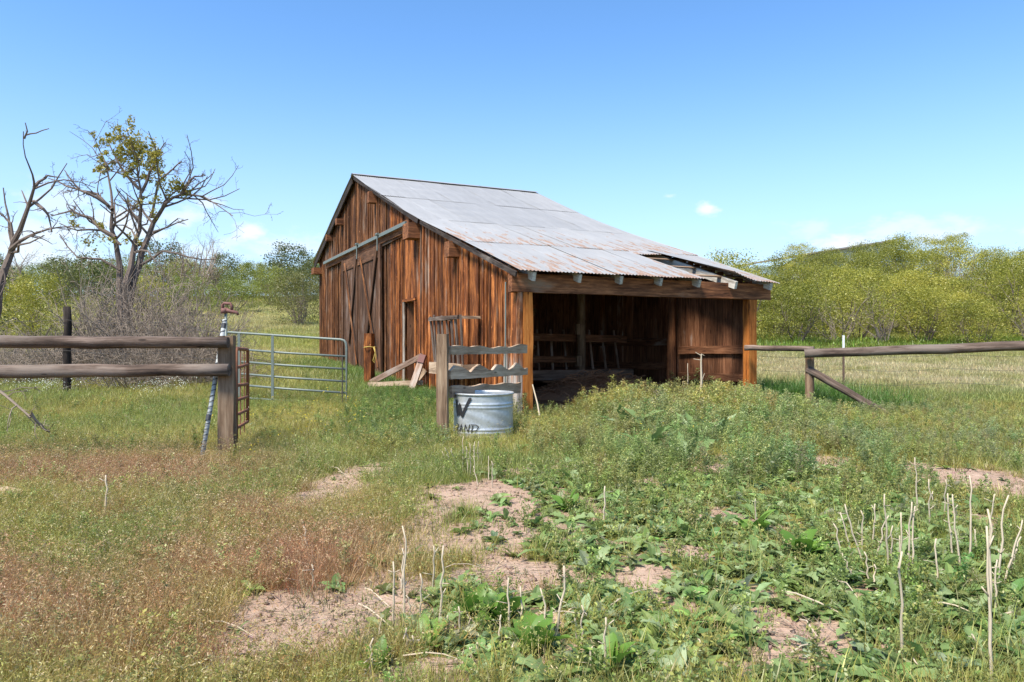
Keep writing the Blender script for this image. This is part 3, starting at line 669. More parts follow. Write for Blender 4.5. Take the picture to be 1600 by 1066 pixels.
# rusty gate seen along its length
rg = thing('gate', 'small rust-brown bar gate seen end-on just behind the thick post', 'gate', above(370, 8.35))
R0, R1 = above(369, 8.36), above(387, 9.5); zz = [1.213, .997, .795, .629, .463, .31]
def rpt(f, z): return Vector((R0.x+(R1.x-R0.x)*f, R0.y+(R1.y-R0.y)*f, z-.05*f*(z < .9)))
b = MB(); b.tube([rpt(0, .15), rpt(0, 1.19), rpt(.03, 1.213), rpt(.96, 1.19), rpt(1, 1.16), rpt(1, .32)], .022, 8); b.build('gate_frame', M_RUSTG, rg, smooth=True)
for z in zz[1:]:
    b = MB(); b.tube([rpt(0, z), rpt(1, z)], .020, 8); b.build('gate_bar', M_RUSTG, rg, smooth=True)
for f in (.35, .68): b = MB(); b.tube([rpt(f, .2), rpt(f, 1.2)], .007, 5); b.build('gate_stay', M_RUSTG, rg)
# striped pole
pa, pb = gnd(312, 724), at(351, 500, lp.y+.25)
sp_ = thing('striped_pole', 'leaning pale pole spirally wrapped with dark tape behind the log rails', 'pole', pa)
b = MB(); b.tube([pa-Vector((0, 0, .1)), pa.lerp(pb, .5)+Vector((.012, 0, 0)), pb], .024, 10); b.build('pole_shaft', M_PALE, sp_, smooth=True)
b = MB(); dv = (pb-pa); o1 = dv.orthogonal().normalized(); o2 = dv.normalized().cross(o1); N = 460
for i in range(N-1):                                       # spiral tape
    ring = []
    for k in (i, i+1):
        f = k/(N-1); a = f*6.283*26; c = pa.lerp(pb, f)+Vector((.012*(1-abs(2*f-1)), 0, 0)); w_s = .003+.004*math.sin(f*40)**2
        n_v = (o1*math.cos(a)+o2*math.sin(a))*.0255
        ring += [c+n_v-dv.normalized()*w_s, c+n_v+dv.normalized()*w_s]
    b.add(ring, [(0, 1, 3, 2)])
for f in (.30, .66, .955):
    c = pa.lerp(pb, f)+Vector((.012*(1-abs(2*f-1)), 0, 0)); b.tube([c-dv.normalized()*.03, c+dv.normalized()*.03], .027, 10)
b.build('spiral_tape', M_BLACK, sp_)
# red yard hydrant
hy = above(353, 11.0); ht = at(353, 482, 11.0)
yh = thing('yard_hydrant', 'faded red yard hydrant head rising behind the fence corner', 'hydrant', hy)
b = MB(); b.tube([hy, Vector((hy.x, hy.y, ht.z-.05))], .022, 8); b.build('riser_pipe', M_GALV, yh, smooth=True)
b = MB(); b.tube([at(350, 490, 11), at(350.5, 482, 11)], .05, 8); b.tube([at(351, 484, 11), at(359, 486.5, 11), at(370, 488.5, 11), at(372, 492, 11)], [.035, .032, .022, .02], 8); b.build('hydrant_head', M_REDP, yh, smooth=True)
b = MB(); b.tube([at(346.5, 490, 11), at(348, 476, 11), at(350, 474, 11), at(360, 474.5, 11), at(362, 478, 11), at(362, 486, 11)], .021, 6); b.build('pump_handle', M_REDP, yh, smooth=True)
# barbed wire fence with the dark post
wp = above(105, 15.2)
wf = thing('wire_fence', 'old barbed wire fence with a dark post running through the dead brush', 'fence', wp)
log('post', (wp.x, wp.y, wp.z-.3), (wp.x, wp.y, CH+(HY-479)/FPX*15.2), .085, .075, M_DARKPOST, wf, 8, 5)
def wire(name, pts, par, r=.005, barbs=True):
    pts = [Vector(p) for p in pts]; full = []
    for a, b_ in zip(pts[:-1], pts[1:]):
        for k in range(8): f = k/8; p = a.lerp(b_, f); p.z -= .05*math.sin(f*math.pi); full.append(p)
    full.append(pts[-1]); m = MB(); m.tube(full, r, 4, False)
    if barbs:
        for a, b_ in zip(full[:-1], full[1:]):
            c = (a+b_)/2; m.tube([c+Vector((-.01, 0, -.02)), c+Vector((.01, 0, .02))], r*.9, 3, False); m.tube([c+Vector((-.02, 0, .012)), c+Vector((.02, 0, -.012))], r*.9, 3, False)
    return m.build(name, M_WIRE, par)
for y0, y1, y2 in ((500, 503, 519), (525, 527, 540), (548, 551, 561)):
    wire('wire', [at(-150, y0-2, 15.6), at(105, y0, 15.1), at(276, y1, 14.7), at(345, y2, 13.2)], wf)
# broken lumber by the gable door
def free_plank(name, a, b, w, th, m, label, cat, group=None): return plank(name, a, b, w, th, (-.4, -.9, .1), m, None, 3, .005, free=(label, cat, group))
free_plank('lumber', at(579, 598, 16.6), at(660, 556, 15.9), .12, .05, M_LUMBER, 'grey-brown board slanting up to the right by the narrow gable door', 'board')
free_plank('lumber', at(575, 601, 16.3), at(662, 598, 15.75), .10, .05, M_RAIL2, 'grey board lying level above the grass by the narrow gable door', 'board')
tipped = free_plank('lumber', at(661, 556, 15.75), at(639, 622, 15.6), .15, .05, M_LUMBER, 'red-tipped board slanting down to the left under the narrow gable door', 'board')
free_plank('lumber', at(664, 578, 15.95), at(634, 618, 16.1), .13, .04, M_RAIL2, 'short board leaning behind the red-tipped board near the gable door', 'board')
plank('painted_end', at(661.4, 554.5, 15.74), at(657.3, 567, 15.70), .156, .058, (-.4, -.9, .1), M_REDP, tipped, 2, .003)
rp = above(577, 17.0)
rpo = thing('short_post', 'short brown post with a yellow rope loop before the sliding barn door', 'post', rp)
plank('post_body', (rp.x, rp.y, rp.z-.2), (rp.x, rp.y, CH+(HY-521)/FPX*17), .2, .16, (-.4, -1, 0), M_BARN, rpo, 4)
b = MB(); c0 = at(577, 543, 16.88); b.tube([c0+Vector((-.12, 0, .0)), c0+Vector((0, -.03, .02)), c0+Vector((.12, 0, 0)), c0+Vector((.13, .2, 0)), c0+Vector((-.12, .2, 0)), c0+Vector((-.12, 0, 0))], .012, 5)
b.tube([c0+Vector((.1, -.01, 0)), c0+Vector((.14, -.02, -.12)), c0+Vector((.09, -.03, -.3)), c0+Vector((.12, -.02, -.36)), c0+Vector((.16, -.02, -.2)), c0+Vector((.11, 0, .02))], .011, 5); b.build('rope', M_ROPE, rpo, smooth=True)
# leaning stick by the tank
s0, s1 = above(846, 11.2), at(832, 601, 11.55)
b = MB(); b.tube([s0-Vector((0, 0, .05)), s0.lerp(s1, .5)+Vector((.01, 0, 0)), s1], [.014, .012, .009], 6); prop(b.build('stick', M_STRAW, None, Matrix.Translation(s0)), 'pale stick leaning against the orange barn post beside the tank', 'stick')

# ------------------------------------------------------------------ right fence
rp_ = gnd(1265, 643); YR = rp_.y
rf = thing('rail_fence', 'log rail fence with a diagonal brace running off right from a short post', 'fence', rp_)
log('post', (rp_.x, rp_.y, rp_.z-.3), (rp_.x, rp_.y, CH+(HY-548)/FPX*YR), .082, .078, M_FPOST, rf, 10, 6, .006)
log('rail', at(1257, 553.5, YR-.17), at(1950, 527, YR-2.4), .078, .088, M_RAIL, rf, 12, 14, .010)
log('brace', at(1262, 577, YR-.02), above(1394, YR-.9, .0), .075, .06, M_RAIL, rf, 10, 9, .007)
q = above(1960, YR-2.3); log('post', (q.x, q.y, q.z-.3), (q.x, q.y, q.z+1.25), .085, .08, M_FPOST, rf, 10, 5)
log('rail', P(4.72, -.155, CH+(HY-543.5)/FPX*14.0), at(1272, 545.5, YR+.12), .055, .05, M_RAIL, rf, 10, 8, .006)
tp = above(1318, 16.0)
tpo = thing('steel_post', 'thin steel fence post with a white painted top behind the log rail', 'fence post', tp)
ztp = CH+(HY-524)/FPX*16; b = MB(); b.box((tp.x, tp.y, (tp.z-.2+ztp-.36)/2), (.045, .012, ztp-.36-tp.z+.2)); b.box((tp.x, tp.y+.022, (tp.z-.2+ztp-.36)/2), (.012, .035, ztp-.36-tp.z+.2)); b.build('post_shaft', M_TPOST, tpo)
b = MB(); b.box((tp.x, tp.y, ztp-.18), (.046, .013, .357)); b.box((tp.x, tp.y+.022, ztp-.18), (.013, .036, .357)); b.build('white_tip', M_WHITEP, tpo)
wf2 = thing('wire_fence', 'thin wire strands of the pasture fence behind the right log rail', 'fence', above(1400, 15.9))
for y in (556, 578, 600): wire('wire', [at(1185, y, 15.2), at(1318, y-1, 15.95), at(1480, y-2, 15.2), at(1750, y-2, 14.5)], wf2, .004, False)
# house roof on the hill
HYR = 86.0
ho = thing('house', 'grey house with dark eave peeking above the thicket on the right hill', 'house', at(1320, 395, HYR))
h0, h1 = at(1246, 402, HYR), at(1398, 376.5, HYR+4)
b = MB(); bk = Vector((2, 12, 0))
b.add([h0, h1, h1+bk, h0+bk, h0+Vector((0, 0, -7)), h1+Vector((0, 0, -7)), h1+bk+Vector((0, 0, -7)), h0+bk+Vector((0, 0, -7))], [(0, 1, 2, 3), (0, 4, 5, 1), (1, 5, 6, 2), (3, 2, 6, 7), (0, 3, 7, 4)]); b.build('wall', M_HOUSE, ho)
M, L = frame(h0+Vector((-.4, -.4, .1)), h1+Vector((.4, -.4, .12)), UP); b = MB(); b.box((L/2, 6, .0), (L, 13.5, .18), M); b.build('roof', M_HROOF, ho)
# ------------------------------------------------------------------ trees and shrubs
def rv(s=1.0): return Vector((random.uniform(-s, s), random.uniform(-s, s), random.uniform(-s, s)))
def crook(p, d, L, n=4, wob=.35, lift=0.0):
    pts = [Vector(p)]; d = Vector(d).normalized()
    for i in range(n):
        d = (d+rv(wob)+Vector((0, 0, lift))).normalized(); pts.append(pts[-1]+d*(L/n))
    return pts
def grow(mb, pts, r0, r1, lvl, maxl, kids, tips, n=5, wob=.4, lift=.05, lf=(.3, .6), kidr=.55):
    k = len(pts); pw = 1.7 if lvl == 0 and k > 7 else 1.0; mb.tube(pts, [r1+(r0-r1)*(1-i/(k-1))**pw for i in range(k)], n, False)
    if tips is not None and lvl >= maxl-1: tips.append((pts[-1], lvl)); 
    if lvl >= maxl: return
    L = sum((pts[i+1]-pts[i]).length for i in range(k-1))
    for _ in range(kids[lvl]):
        f = random.uniform(.25, .98); x = f*(k-1); i = min(int(x), k-2); p = pts[i].lerp(pts[i+1], x-i)
        d = (pts[i+1]-pts[i]).normalized(); side = d.cross(rv()).normalized()
        dd = d*random.uniform(.3, .9)+side*random.uniform(.5, 1.0)
        r = (r0+(r1-r0)*f)*kidr
        grow(mb, crook(p, dd, L*random.uniform(*lf)*(1.15-f*.5), 4, wob, lift), max(r, .004), max(r*.35, .003), lvl+1, maxl, kids, tips, max(3, n-1), wob, lift, lf, kidr)
def leaf_cloud(C, size, flat=.4, seed=0):
    """one small lozenge per centre"""
    r = np.random.default_rng(seed); n = len(C); C = np.asarray(C)
    a = r.normal(size=(n, 3)); a[:, 2] *= flat+.3; a /= np.linalg.norm(a, axis=1)[:, None]
    b = np.cross(a, r.normal(size=(n, 3))+np.array([0, 0, .9])); b /= np.linalg.norm(b, axis=1)[:, None]
    s = size*r.uniform(.6, 1.3, n)[:, None]
    V = np.stack([C-a*s*.5, C+b*s*.30+a*s*.05, C+a*s*.5, C-b*s*.30+a*s*.05], 1).reshape(-1, 3)
    F = np.arange(n*4).reshape(-1, 4); return V, F, np.repeat(r.random(n), 4)
def shrub_meshes(name, W_, H_, ncl, nlf, lsize, leafm, seed, stems=6, clr=.34, low=.18, twig=3, barkm=None):
    random.seed(seed); r = np.random.default_rng(seed); mb = MB(); tips = []
    for i in range(stems):
        a = random.random()*6.28; d = Vector((math.cos(a)*.55, math.sin(a)*.55, 1))
        grow(mb, crook((math.cos(a)*.15, math.sin(a)*.15, -.2), d, H_*random.uniform(.65, .95), 5, .28, .1), .055, .015, 0, 2, [6, twig], tips, 4, .45, .1, (.25, .5))
    C = []; CS = []
    for i in range(ncl):
        a = r.random()*6.283; u_ = r.random()**.38; el = r.random()
        z = H_*(low+(1-low)*el**.8); wz = math.sqrt(max(.05, 1-((z/H_-.45)/.62)**2)); rad = W_/2*wz*u_*(.75+.5*float(vnoise(a*1.3, z*.9, seed)))
        c = np.array([rad*math.cos(a), rad*math.sin(a), z]); k = int(nlf*r.uniform(.4, 1.5))
        p = r.normal(size=(k, 3))*clr*np.array([1, 1, .62])*r.uniform(.6, 1.25); C.append(c+p); CS.append(np.full(k*4, np.clip(r.normal(.42+.28*(z/H_-.5)*0, .24), 0, 1)))
    V, F, sh = leaf_cloud(np.concatenate(C), lsize, .4, seed); sh = .24*sh+.76*np.concatenate(CS)
    tm = mb.mesh(name+'_trunk'); tm.materials.append(barkm or M_BARK)
    cm = np_mesh(name+'_crown', V, F, False, {'shade': sh}); cm.materials.append(leafm); return tm, cm
SV = [shrub_meshes('scrub', 4.1, 3.9, 140, 74, .095, M_SCRUB, 100+i, clr=.28, low=.03) for i in range(5)]
SVT = [shrub_meshes('tall_scrub', 3.6, 4.8, 130, 76, .10, M_SCRUB, 120+i, clr=.29, low=.05) for i in range(2)]
SVS = [shrub_meshes('sparse_scrub', 3.8, 3.8, 80, 40, .10, M_SCRUB, 140+i, clr=.32, low=.05, stems=9, twig=6, barkm=M_TWIG) for i in range(2)]
GV = [shrub_meshes('green_bush', 5.2, 4.2, 105, 78, .125, M_SCRUBG, 160+i, clr=.34, low=.06) for i in range(3)]
BV = shrub_meshes('low_bush', 5.4, 3.4, 170, 64, .11, M_OLIVE, 210, clr=.36, low=-.03, stems=14, twig=6, barkm=M_TWIG)
DV = [shrub_meshes('dark_bush', 4.5, 5.2, 120, 44, .18, M_DARKBUSH, 180+i, clr=.38, low=.08) for i in range(2)]
def shrub(name, meshes, x, y, s, label, cat, group=None, sz=1.0):
    o = thing(name, label, cat, (0, 0, 0), group); M = Matrix.Translation((x, y, zg(x, y)-.05)) @ Matrix.Rotation(random.random()*6.28, 4, 'Z') @ Matrix.Diagonal((s, s, s*sz, 1))
    WM[o] = M; o.matrix_basis = M
    for nm, me in zip(('trunk', 'crown'), meshes): link(bpy.data.objects.new(nm, me), M.copy(), o)
    return o
random.seed(21)
ORD = ['first', 'second', 'third', 'fourth', 'fifth', 'sixth', 'seventh', 'eighth', 'ninth', 'tenth', 'eleventh', 'twelfth', 'thirteenth', 'fourteenth', 'fifteenth', 'sixteenth', 'seventeenth', 'eighteenth', 'nineteenth']
# right thicket, row behind row up the hill
TG = 'scrub oaks of the thicket on the right'
for ri, (Y, x0, x1, st, s, txt) in enumerate([(42.5, 1150, 1720, 78, .92, 'front row of the right thicket'), (48, 1130, 1740, 76, 1.0, 'second row of the right thicket'), (54, 1140, 1720, 70, 1.0, 'third row of the right thicket'), (60, 1150, 1720, 62, 1.0, 'fourth row of the right thicket'),
                                   (67, 1130, 1720, 56, 1.05, 'fifth row, on the right hillside'), (75, 1110, 1720, 50, 1.05, 'sixth row, high on the right hillside'), (83, 1090, 1740, 46, 1.0, 'top row along the right skyline')]):
    px = x0+random.uniform(0, 20); k = 0
    while px < x1:
        y = Y+random.uniform(-2.2, 2.2); x = (px-800)/FPX*y; q = random.random()
        v = random.choice(SV) if q < .70 else random.choice(SVT) if q < .84 else random.choice(SVS)
        nm = 'scrub_oak'; sz = random.uniform(.8, 1.12)
        sparse = v in SVS
        if txt: lab = f"{ORD[k]} scrub oak from the barn, {txt}{', sparse' if sparse else ''}"
        else: lab = 'sparse brown-twigged scrub oak on the hillside behind the front rows of the thicket' if sparse else 'leafy yellow-green scrub oak on the hillside behind the front rows of the thicket'
        hump = math.exp(-((px-1470)/80)**2)*.30 if Y > 65 else 0
        if Y > 58 and px < 1250: sz *= .60
        if Y > 70 and px > 1560: sz *= .85
        if Y > 70 and 1250 < px < 1395: sz *= 1.10
        if Y > 74 and px < 1240: sz *= .8
        shrub(nm, v, x, y, s*random.uniform(.86, 1.14), lab, 'shrub', TG, sz+hump); px += st*random.uniform(.75, 1.25); k += 1
# left background: tree line beyond the field
LG = 'bushes of the tree line beyond the left field'
for Y, x0, x1, st, s, txt in [(78, -80, 520, 62, .95, 'front row of the far tree line'), (85, -80, 540, 56, 1.1, 'middle of the far tree line'), (93, -80, 540, 50, 1.2, 'rear of the far tree line')]:
    px = x0; k = 0
    while px < x1:
        y = Y+random.uniform(-3, 3); x = (px-800)/FPX*y; q = random.random()
        v = random.choice(GV) if q < .62 else random.choice(SV) if q < .90 else random.choice(DV)
        kind = 'dark green' if v in DV else 'mid green' if v in GV else 'yellow-green'
        lab = f"{ORD[k]} bush from the left in the {txt}, {kind}" if txt else f"{kind} bush in the rear of the far tree line left of the barn"
        shrub('bush', v, x, y, s*random.uniform(.8, 1.2), lab, 'bush', LG); px += st*random.uniform(.75, 1.25); k += 1
for px, Y, s, v, lab, sz in [(466, 43, .66, BV, 'grey-green round bush close beside the left edge of the barn', 1.35), (14, 24, .62, SV[0], 'yellow-leaved bush at the left edge behind the leftmost bare tree', 1.1),
                             (60, 33, .62, SV[1], 'yellow-leaved bush between the leftmost bare tree and the big oak', 1.2), (132, 29, .50, SV[2], 'small yellow-green bush just left of the big oak trunk', 1.1),
                             (300, 52, .85, GV[1], 'bright green bush behind the brown brush right of the big oak', .75), (365, 58, .85, GV[2], 'bright green low bush at the near edge of the far tree line', .7),
                             (225, 48, .8, SV[3], 'olive bush directly behind the big oak trunk', .9), (-60, 30, .8, DV[0], 'dark bush at the very left edge of the field', 1), (140, 60, .9, DV[1], 'dark evergreen-looking bush behind the leafy top of the oak, left side', .95), (95, 66, .85, DV[0], 'dark bush between the leftmost tree and the oak, far back', 1.0),
                             (425, 70, .8, GV[0], 'mid green bush left of the grey-green round bush near the barn', .85)]:
    shrub('bush', v, (px-800)/FPX*Y, Y, s, lab, 'bush', None, sz)
# the big half-bare oak and the dead tree, limb by limb
def limb(mb, pts, Y, r0, r1, kids, tips, jit=.5, maxl=3, n=7, lf=(.17, .36)):
    y = Y; out = []
    for i, (cx, cy) in enumerate(pts):
        y = Y if i == 0 else y+random.uniform(-jit, jit)*.6
        out.append(at(cx/3.5525, 180+cy/3.5525, y))
    fine = []
    for a, b in zip(out[:-1], out[1:]):
        fine += [a, a.lerp(b, .5)+rv(.05*(b-a).length)]
    fine.append(out[-1]); grow(mb, fine, r0*.78, r1, 0, maxl, kids, tips, n, .42, .03, lf, .42)
random.seed(33); YO = 20.0; tb = MB(); tips = []
ob = above(190, YO)
tb.tube([ob-Vector((0, 0, .2)), ob+Vector((0, 0, .35)), ob+Vector((.0, 0, .8))], [.26, .20, .08], 10)
for pts, r0, kids in [
    ([(672, 1230), (664, 930), (652, 760), (618, 630), (625, 520), (600, 330), (555, 200), (520, 112)], .15, [15, 5, 2]),
    ([(640, 680), (500, 570), (400, 530), (285, 560)], .08, [13, 5, 2]), ([(622, 525), (540, 440), (450, 420), (358, 305)], .07, [13, 5, 2]), ([(600, 500), (480, 430), (370, 395), (268, 350)], .06, [12, 5, 2]),
    ([(690, 1230), (700, 930), (740, 760), (775, 640), (785, 480), (765, 330), (740, 220), (703, 75)], .15, [17, 5, 2]), ([(772, 410), (700, 330), (645, 240), (600, 150)], .06, [11, 4, 2]), ([(785, 430), (830, 320), (862, 240), (918, 150)], .06, [11, 4, 2]),
    ([(705, 1230), (735, 930), (790, 750), (850, 600), (920, 490), (1010, 440), (1130, 452), (1200, 495), (1292, 560)], .16, [17, 5, 2]), ([(1005, 442), (1050, 370), (1080, 340), (1140, 335)], .06, [8, 4, 2]), ([(840, 570), (880, 365), (960, 300), (1010, 255)], .05, [11, 4, 2]),
    ([(850, 650), (930, 622), (1045, 578)], .04, [8, 3, 1]), ([(785, 830), (900, 755), (1050, 790), (1200, 800)], .05, [11, 4, 2]), ([(665, 860), (560, 800), (430, 790), (330, 660)], .05, [11, 4, 2]), ([(670, 720), (560, 640), (430, 640), (330, 600)], .05, [11, 4, 2])]:
    limb(tb, pts, YO+random.uniform(-.3, .3), r0, .012, kids, None)
oak = thing('oak_tree', 'big crooked oak, bare but for a tuft of young leaves at its top', 'tree', ob)
tb.build('trunk', M_BARK, oak)
C = []; r = np.random.default_rng(3)
for cx, cy, sp, k in [(703, 85, 38, 130), (675, 120, 30, 60), (755, 150, 42, 200), (735, 185, 35, 90), (640, 200, 36, 70), (570, 290, 36, 130), (545, 140, 30, 60), (590, 112, 26, 60), (720, 270, 36, 130), (850, 250, 40, 230), (835, 215, 34, 110), (780, 320, 36, 120), (865, 310, 36, 150), (690, 200, 34, 80), (620, 235, 34, 70),
                      (800, 180, 25, 50), (950, 405, 40, 120), (1000, 420, 34, 120), (840, 475, 40, 80), (880, 380, 40, 50), (740, 490, 30, 40), (560, 240, 26, 50), (640, 165, 26, 30), (410, 580, 30, 40), (520, 610, 30, 30), (740, 690, 40, 50), (500, 680, 50, 60), (660, 690, 40, 50)]:
    y = YO+r.uniform(-.7, .7); c = at(cx/3.5525, 180+cy/3.5525, y); s = sp/3.5525/FPX*YO*.78
    for _ in range(max(2, k//13)):
        q = np.array(c)+r.normal(size=3)*s; C.append(q+r.normal(size=(30, 3))*s*.36)
V, F, sh = leaf_cloud(np.concatenate(C), .078, .5, 5); V = V-np.array(ob)
cm = np_mesh('crown', V, F, False, {'shade': sh}); cm.materials.append(M_OAKLEAF); link(bpy.data.objects.new('crown', cm), Matrix.Translation(ob), oak)
random.seed(44); tb = MB(); YD = 17.5; db = above(-12, YD)
for pts, r0, kids in [([(-40, 1180), (-10, 980), (60, 770), (110, 640), (160, 500), (190, 400), (180, 330), (140, 230), (130, 90)], .15, [5, 2, 1]), ([(188, 405), (215, 370), (265, 335), (335, 345)], .06, [5, 2, 1]), ([(135, 130), (152, 90), (140, 42)], .03, [1, 0, 0]), ([(140, 112), (200, 100), (272, 75)], .025, [1, 1, 0]),
                      ([(60, 745), (110, 700), (200, 655), (330, 622), (470, 625)], .085, [12, 4, 2]), ([(188, 480), (240, 520), (270, 560), (290, 650)], .06, [8, 4, 1]), ([(70, 720), (60, 600), (20, 560), (-30, 520)], .05, [11, 4, 2]), ([(0, 960), (-60, 800), (-120, 600)], .08, [11, 4, 2]), ([(20, 850), (30, 930), (0, 1000)], .03, [5, 2, 1])]:
    limb(tb, pts, YD+random.uniform(-.2, .2), r0, .010, kids, None, .35, 3 if kids[2] else 2)
dt = thing('dead_tree', 'leaning bare dead tree with a tall broken limb at the left edge', 'tree', db); tb.build('trunk', M_BARK, dt)
# small bare trees far behind
for i, (px, Y, h) in enumerate([(285, 72, 6.5), (312, 74, 7.0), (345, 78, 5.5), (30, 60, 6.0), (250, 80, 5)]):
    b_ = above(px, Y); m = MB()
    for j in range(4):
        a = random.random()*6.28; grow(m, crook(b_, (math.cos(a)*.35, math.sin(a)*.35, 1), h*random.uniform(.7, 1), 5, .3, .1), .13, .02, 0, 3, [8, 5, 2], None, 4, .45, .08, (.3, .55))
    t_ = thing('bare_tree', ['bare grey tree above the green bushes, left of the paired one by the barn', 'tallest bare grey tree above the far bushes between oak and barn', 'low bare tree nearest the barn above the far bushes', 'bare tree far back beside the leftmost dead tree', 'low bare tree far back just right of the oak crown'][i], 'tree', b_); m.build('trunk', M_TWIG, t_)
# dead grey brush round the oak
def brush_mesh(seed, W_, H_, ns):
    random.seed(seed); m = MB()
    for i in range(ns):
        a = random.random()*6.283; q = random.random()**.7; p = (W_*.33*q*math.cos(a), W_*.33*q*math.sin(a), -.1)
        d = Vector((math.cos(a)*.7*q+random.uniform(-.35, .35), math.sin(a)*.7*q+random.uniform(-.35, .35), random.uniform(.35, 1)))
        grow(m, crook(p, d, H_*random.uniform(.5, 1.25), 5, .40, -.03), random.uniform(.010, .02), .005, 0, 2, [6, 2], None, 4, .5, -.02, (.25, .6), .6)
    me = m.mesh('dead_brush'); me.materials.append(M_TWIG); return me
BM = [brush_mesh(300+i, 2.6, 1.75, 90) for i in range(3)]
random.seed(55)
BLAB = {0: 'dead grey brush'}
for i, (px, Y, s, sz, lab) in enumerate([(60, 17.0, .75, .9, 'low dead brush left of the dark wire fence post'), (128, 17.4, .8, 1.0, 'dead brush just right of the dark wire fence post'), (178, 18.2, 1.15, 1.2, 'tallest tangle of dead brush in front of the oak trunk'), (232, 17.6, 1.05, 1.15, 'dense dead brush directly right of the oak trunk'),
                                    (285, 17.4, 1.0, 1.1, 'dead brush between the oak and the leaning striped pole'), (325, 16.8, .8, .85, 'last dead brush at the right, behind the hydrant and pole'), (205, 16.2, .8, .75, 'dead brush low behind the upper log rail under the oak'), (20, 20, .9, .9, 'dead brush at the foot of the leaning dead tree'),
                                    (90, 20.5, .8, .9, 'dead brush behind the dark wire fence post'), (265, 19.6, 1.15, 1.25, 'dead brush standing behind the others right of the oak'), (140, 19.8, 1.0, 1.1, 'dead brush behind and left of the oak trunk'), (-50, 17.2, .9, 1, 'dead brush cut by the left picture edge')]):
    p = above(px, Y); o = bpy.data.objects.new('dead_brush', BM[i % 3]); M = Matrix.Translation(p) @ Matrix.Rotation(random.random()*6.28, 4, 'Z') @ Matrix.Diagonal((s*.85, s*.85, s*sz*(1.22 if 150 < px < 300 else .95 if px > 120 else .8), 1)); link(o, M); prop(o, lab, 'shrub', 'dead brush round the oak')
# a dead forked branch on the ground at left
m = MB(); a0, a1 = at(-30, 590, 9.0), at(48, 652, 8.8); grow(m, [a0, a0.lerp(a1, .5)+Vector((0, 0, .02)), a1], .022, .012, 0, 2, [5, 2], None, 5, .5, -.05, (.3, .6)); grow(m, crook(a1+Vector((0, 0, .05)), (.2, 0, -.6), .35, 4, .3), .02, .01, 0, 1, [6], None, 4, .5, 0, (.4, .8))
prop(m.build('fallen_branch', M_TWIG, None, Matrix.Translation(a0)), 'grey forked dead branch lying in the grass under the left log rails', 'branch')
lg0, lg1 = gnd(-20, 786), gnd(38, 783); m = MB(); lg0.z += .05; lg1.z += .05; m.tube([lg0, lg0.lerp(lg1, .5)+Vector((0, 0, .02)), lg1], [.06, .055, .04], 8); prop(m.build('fallen_log', M_RAIL2, None, Matrix.Translation(lg0)), 'short grey weathered log lying in red grass at the left edge', 'log')

# ------------------------------------------------------------------ grasses and weeds nobody could count
def strip(L, w, bend, n=3, az=0.0, el=1.3, base=(0, 0, 0), twist=0.0):
    """a tapering blade: returns verts, faces"""
    V = []; p = np.array(base, float); e = el
    s = np.array([-math.sin(az+twist), math.cos(az+twist), 0])
    for i in range(n+1):
        ww = w*(1-(i/n)**1.5)*.5
        if i < n: V += [p-s*ww, p+s*ww]
        else: V.append(p.copy())
        d = np.array([math.cos(az)*math.cos(e), math.sin(az)*math.cos(e), math.sin(e)]); p = p+d*L/n; e -= bend/n
    F4 = [(2*i, 2*i+1, 2*i+3, 2*i+2) for i in range(n-1)]; F3 = [(2*n-2, 2*n-1, 2*n)]
    return V, F4, F3, p
class PB:
    def __init__(s): s.V = []; s.F4 = []; s.F3 = []; s.S = []
    def add(s, V, F4, F3, sh):
        o = len(s.V); s.V += list(V); s.F4 += [[i+o for i in f] for f in F4]; s.F3 += [[i+o for i in f] for f in F3]; s.S += [sh]*len(V)
    def mesh(s, nm, m):
        me = np_mesh(nm, np.array(s.V), [np.array(s.F4, int).reshape(-1, 4), np.array(s.F3, int).reshape(-1, 3)], False, {'shade': np.array(s.S)}); me.materials.append(m); return me
def lozenge(pb, p, d, L, w, sh):
    d = d/np.linalg.norm(d); b = np.cross(d, rng.normal(size=3)); b /= np.linalg.norm(b)
    pb.add([p, p+d*L*.45+b*w*.5, p+d*L, p+d*L*.45-b*w*.5], [(0, 1, 2, 3)], [], sh)
def tuft(nb, R, h0, h1, w, bend, m=M_INST, n=3):
    pb = PB()
    for i in range(nb):
        a = rng.random()*6.283; q = R*math.sqrt(rng.random()); az_ = a+rng.normal()*.6
        V, F4, F3, _ = strip(rng.uniform(h0, h1), w*rng.uniform(.7, 1.3), rng.uniform(.1, bend), n, az_, rng.uniform(.95, 1.5), (q*math.cos(a), q*math.sin(a), -.01), rng.normal()*.5)
        pb.add(V, F4, F3, rng.random())
    return pb.mesh('tuft', m)
def cheat(nb, R, h0, h1):
    pb = PB()
    for i in range(nb):
        a = rng.random()*6.283; q = R*math.sqrt(rng.random()); az_ = a+rng.normal()*.8; sh = rng.random()
        V, F4, F3, p = strip(rng.uniform(h0, h1), .0035, rng.uniform(.4, 1.3), 3, az_, rng.uniform(1.0, 1.5), (q*math.cos(a), q*math.sin(a), -.01), 1.57)
        pb.add(V, F4, F3, sh)
        for k in range(6):
            d = np.array([math.cos(az_)*.8, math.sin(az_)*.8, -.5])+rng.normal(size=3)*.55
            lozenge(pb, p-np.array([math.cos(az_), math.sin(az_), .6])*.008*k+rng.normal(size=3)*.006, d, rng.uniform(.010, .021), .0042, sh*.6+.4*rng.random())
    for i in range(nb):
        a = rng.random()*6.283; q = R*math.sqrt(rng.random()); V, F4, F3, _ = strip(rng.uniform(h0, h1)*.6, .004, .8, 2, rng.random()*6.28, rng.uniform(.7, 1.4), (q*math.cos(a), q*math.sin(a), -.01)); pb.add(V, F4, F3, rng.random()*.6)
    return pb.mesh('seed_grass', M_INST)
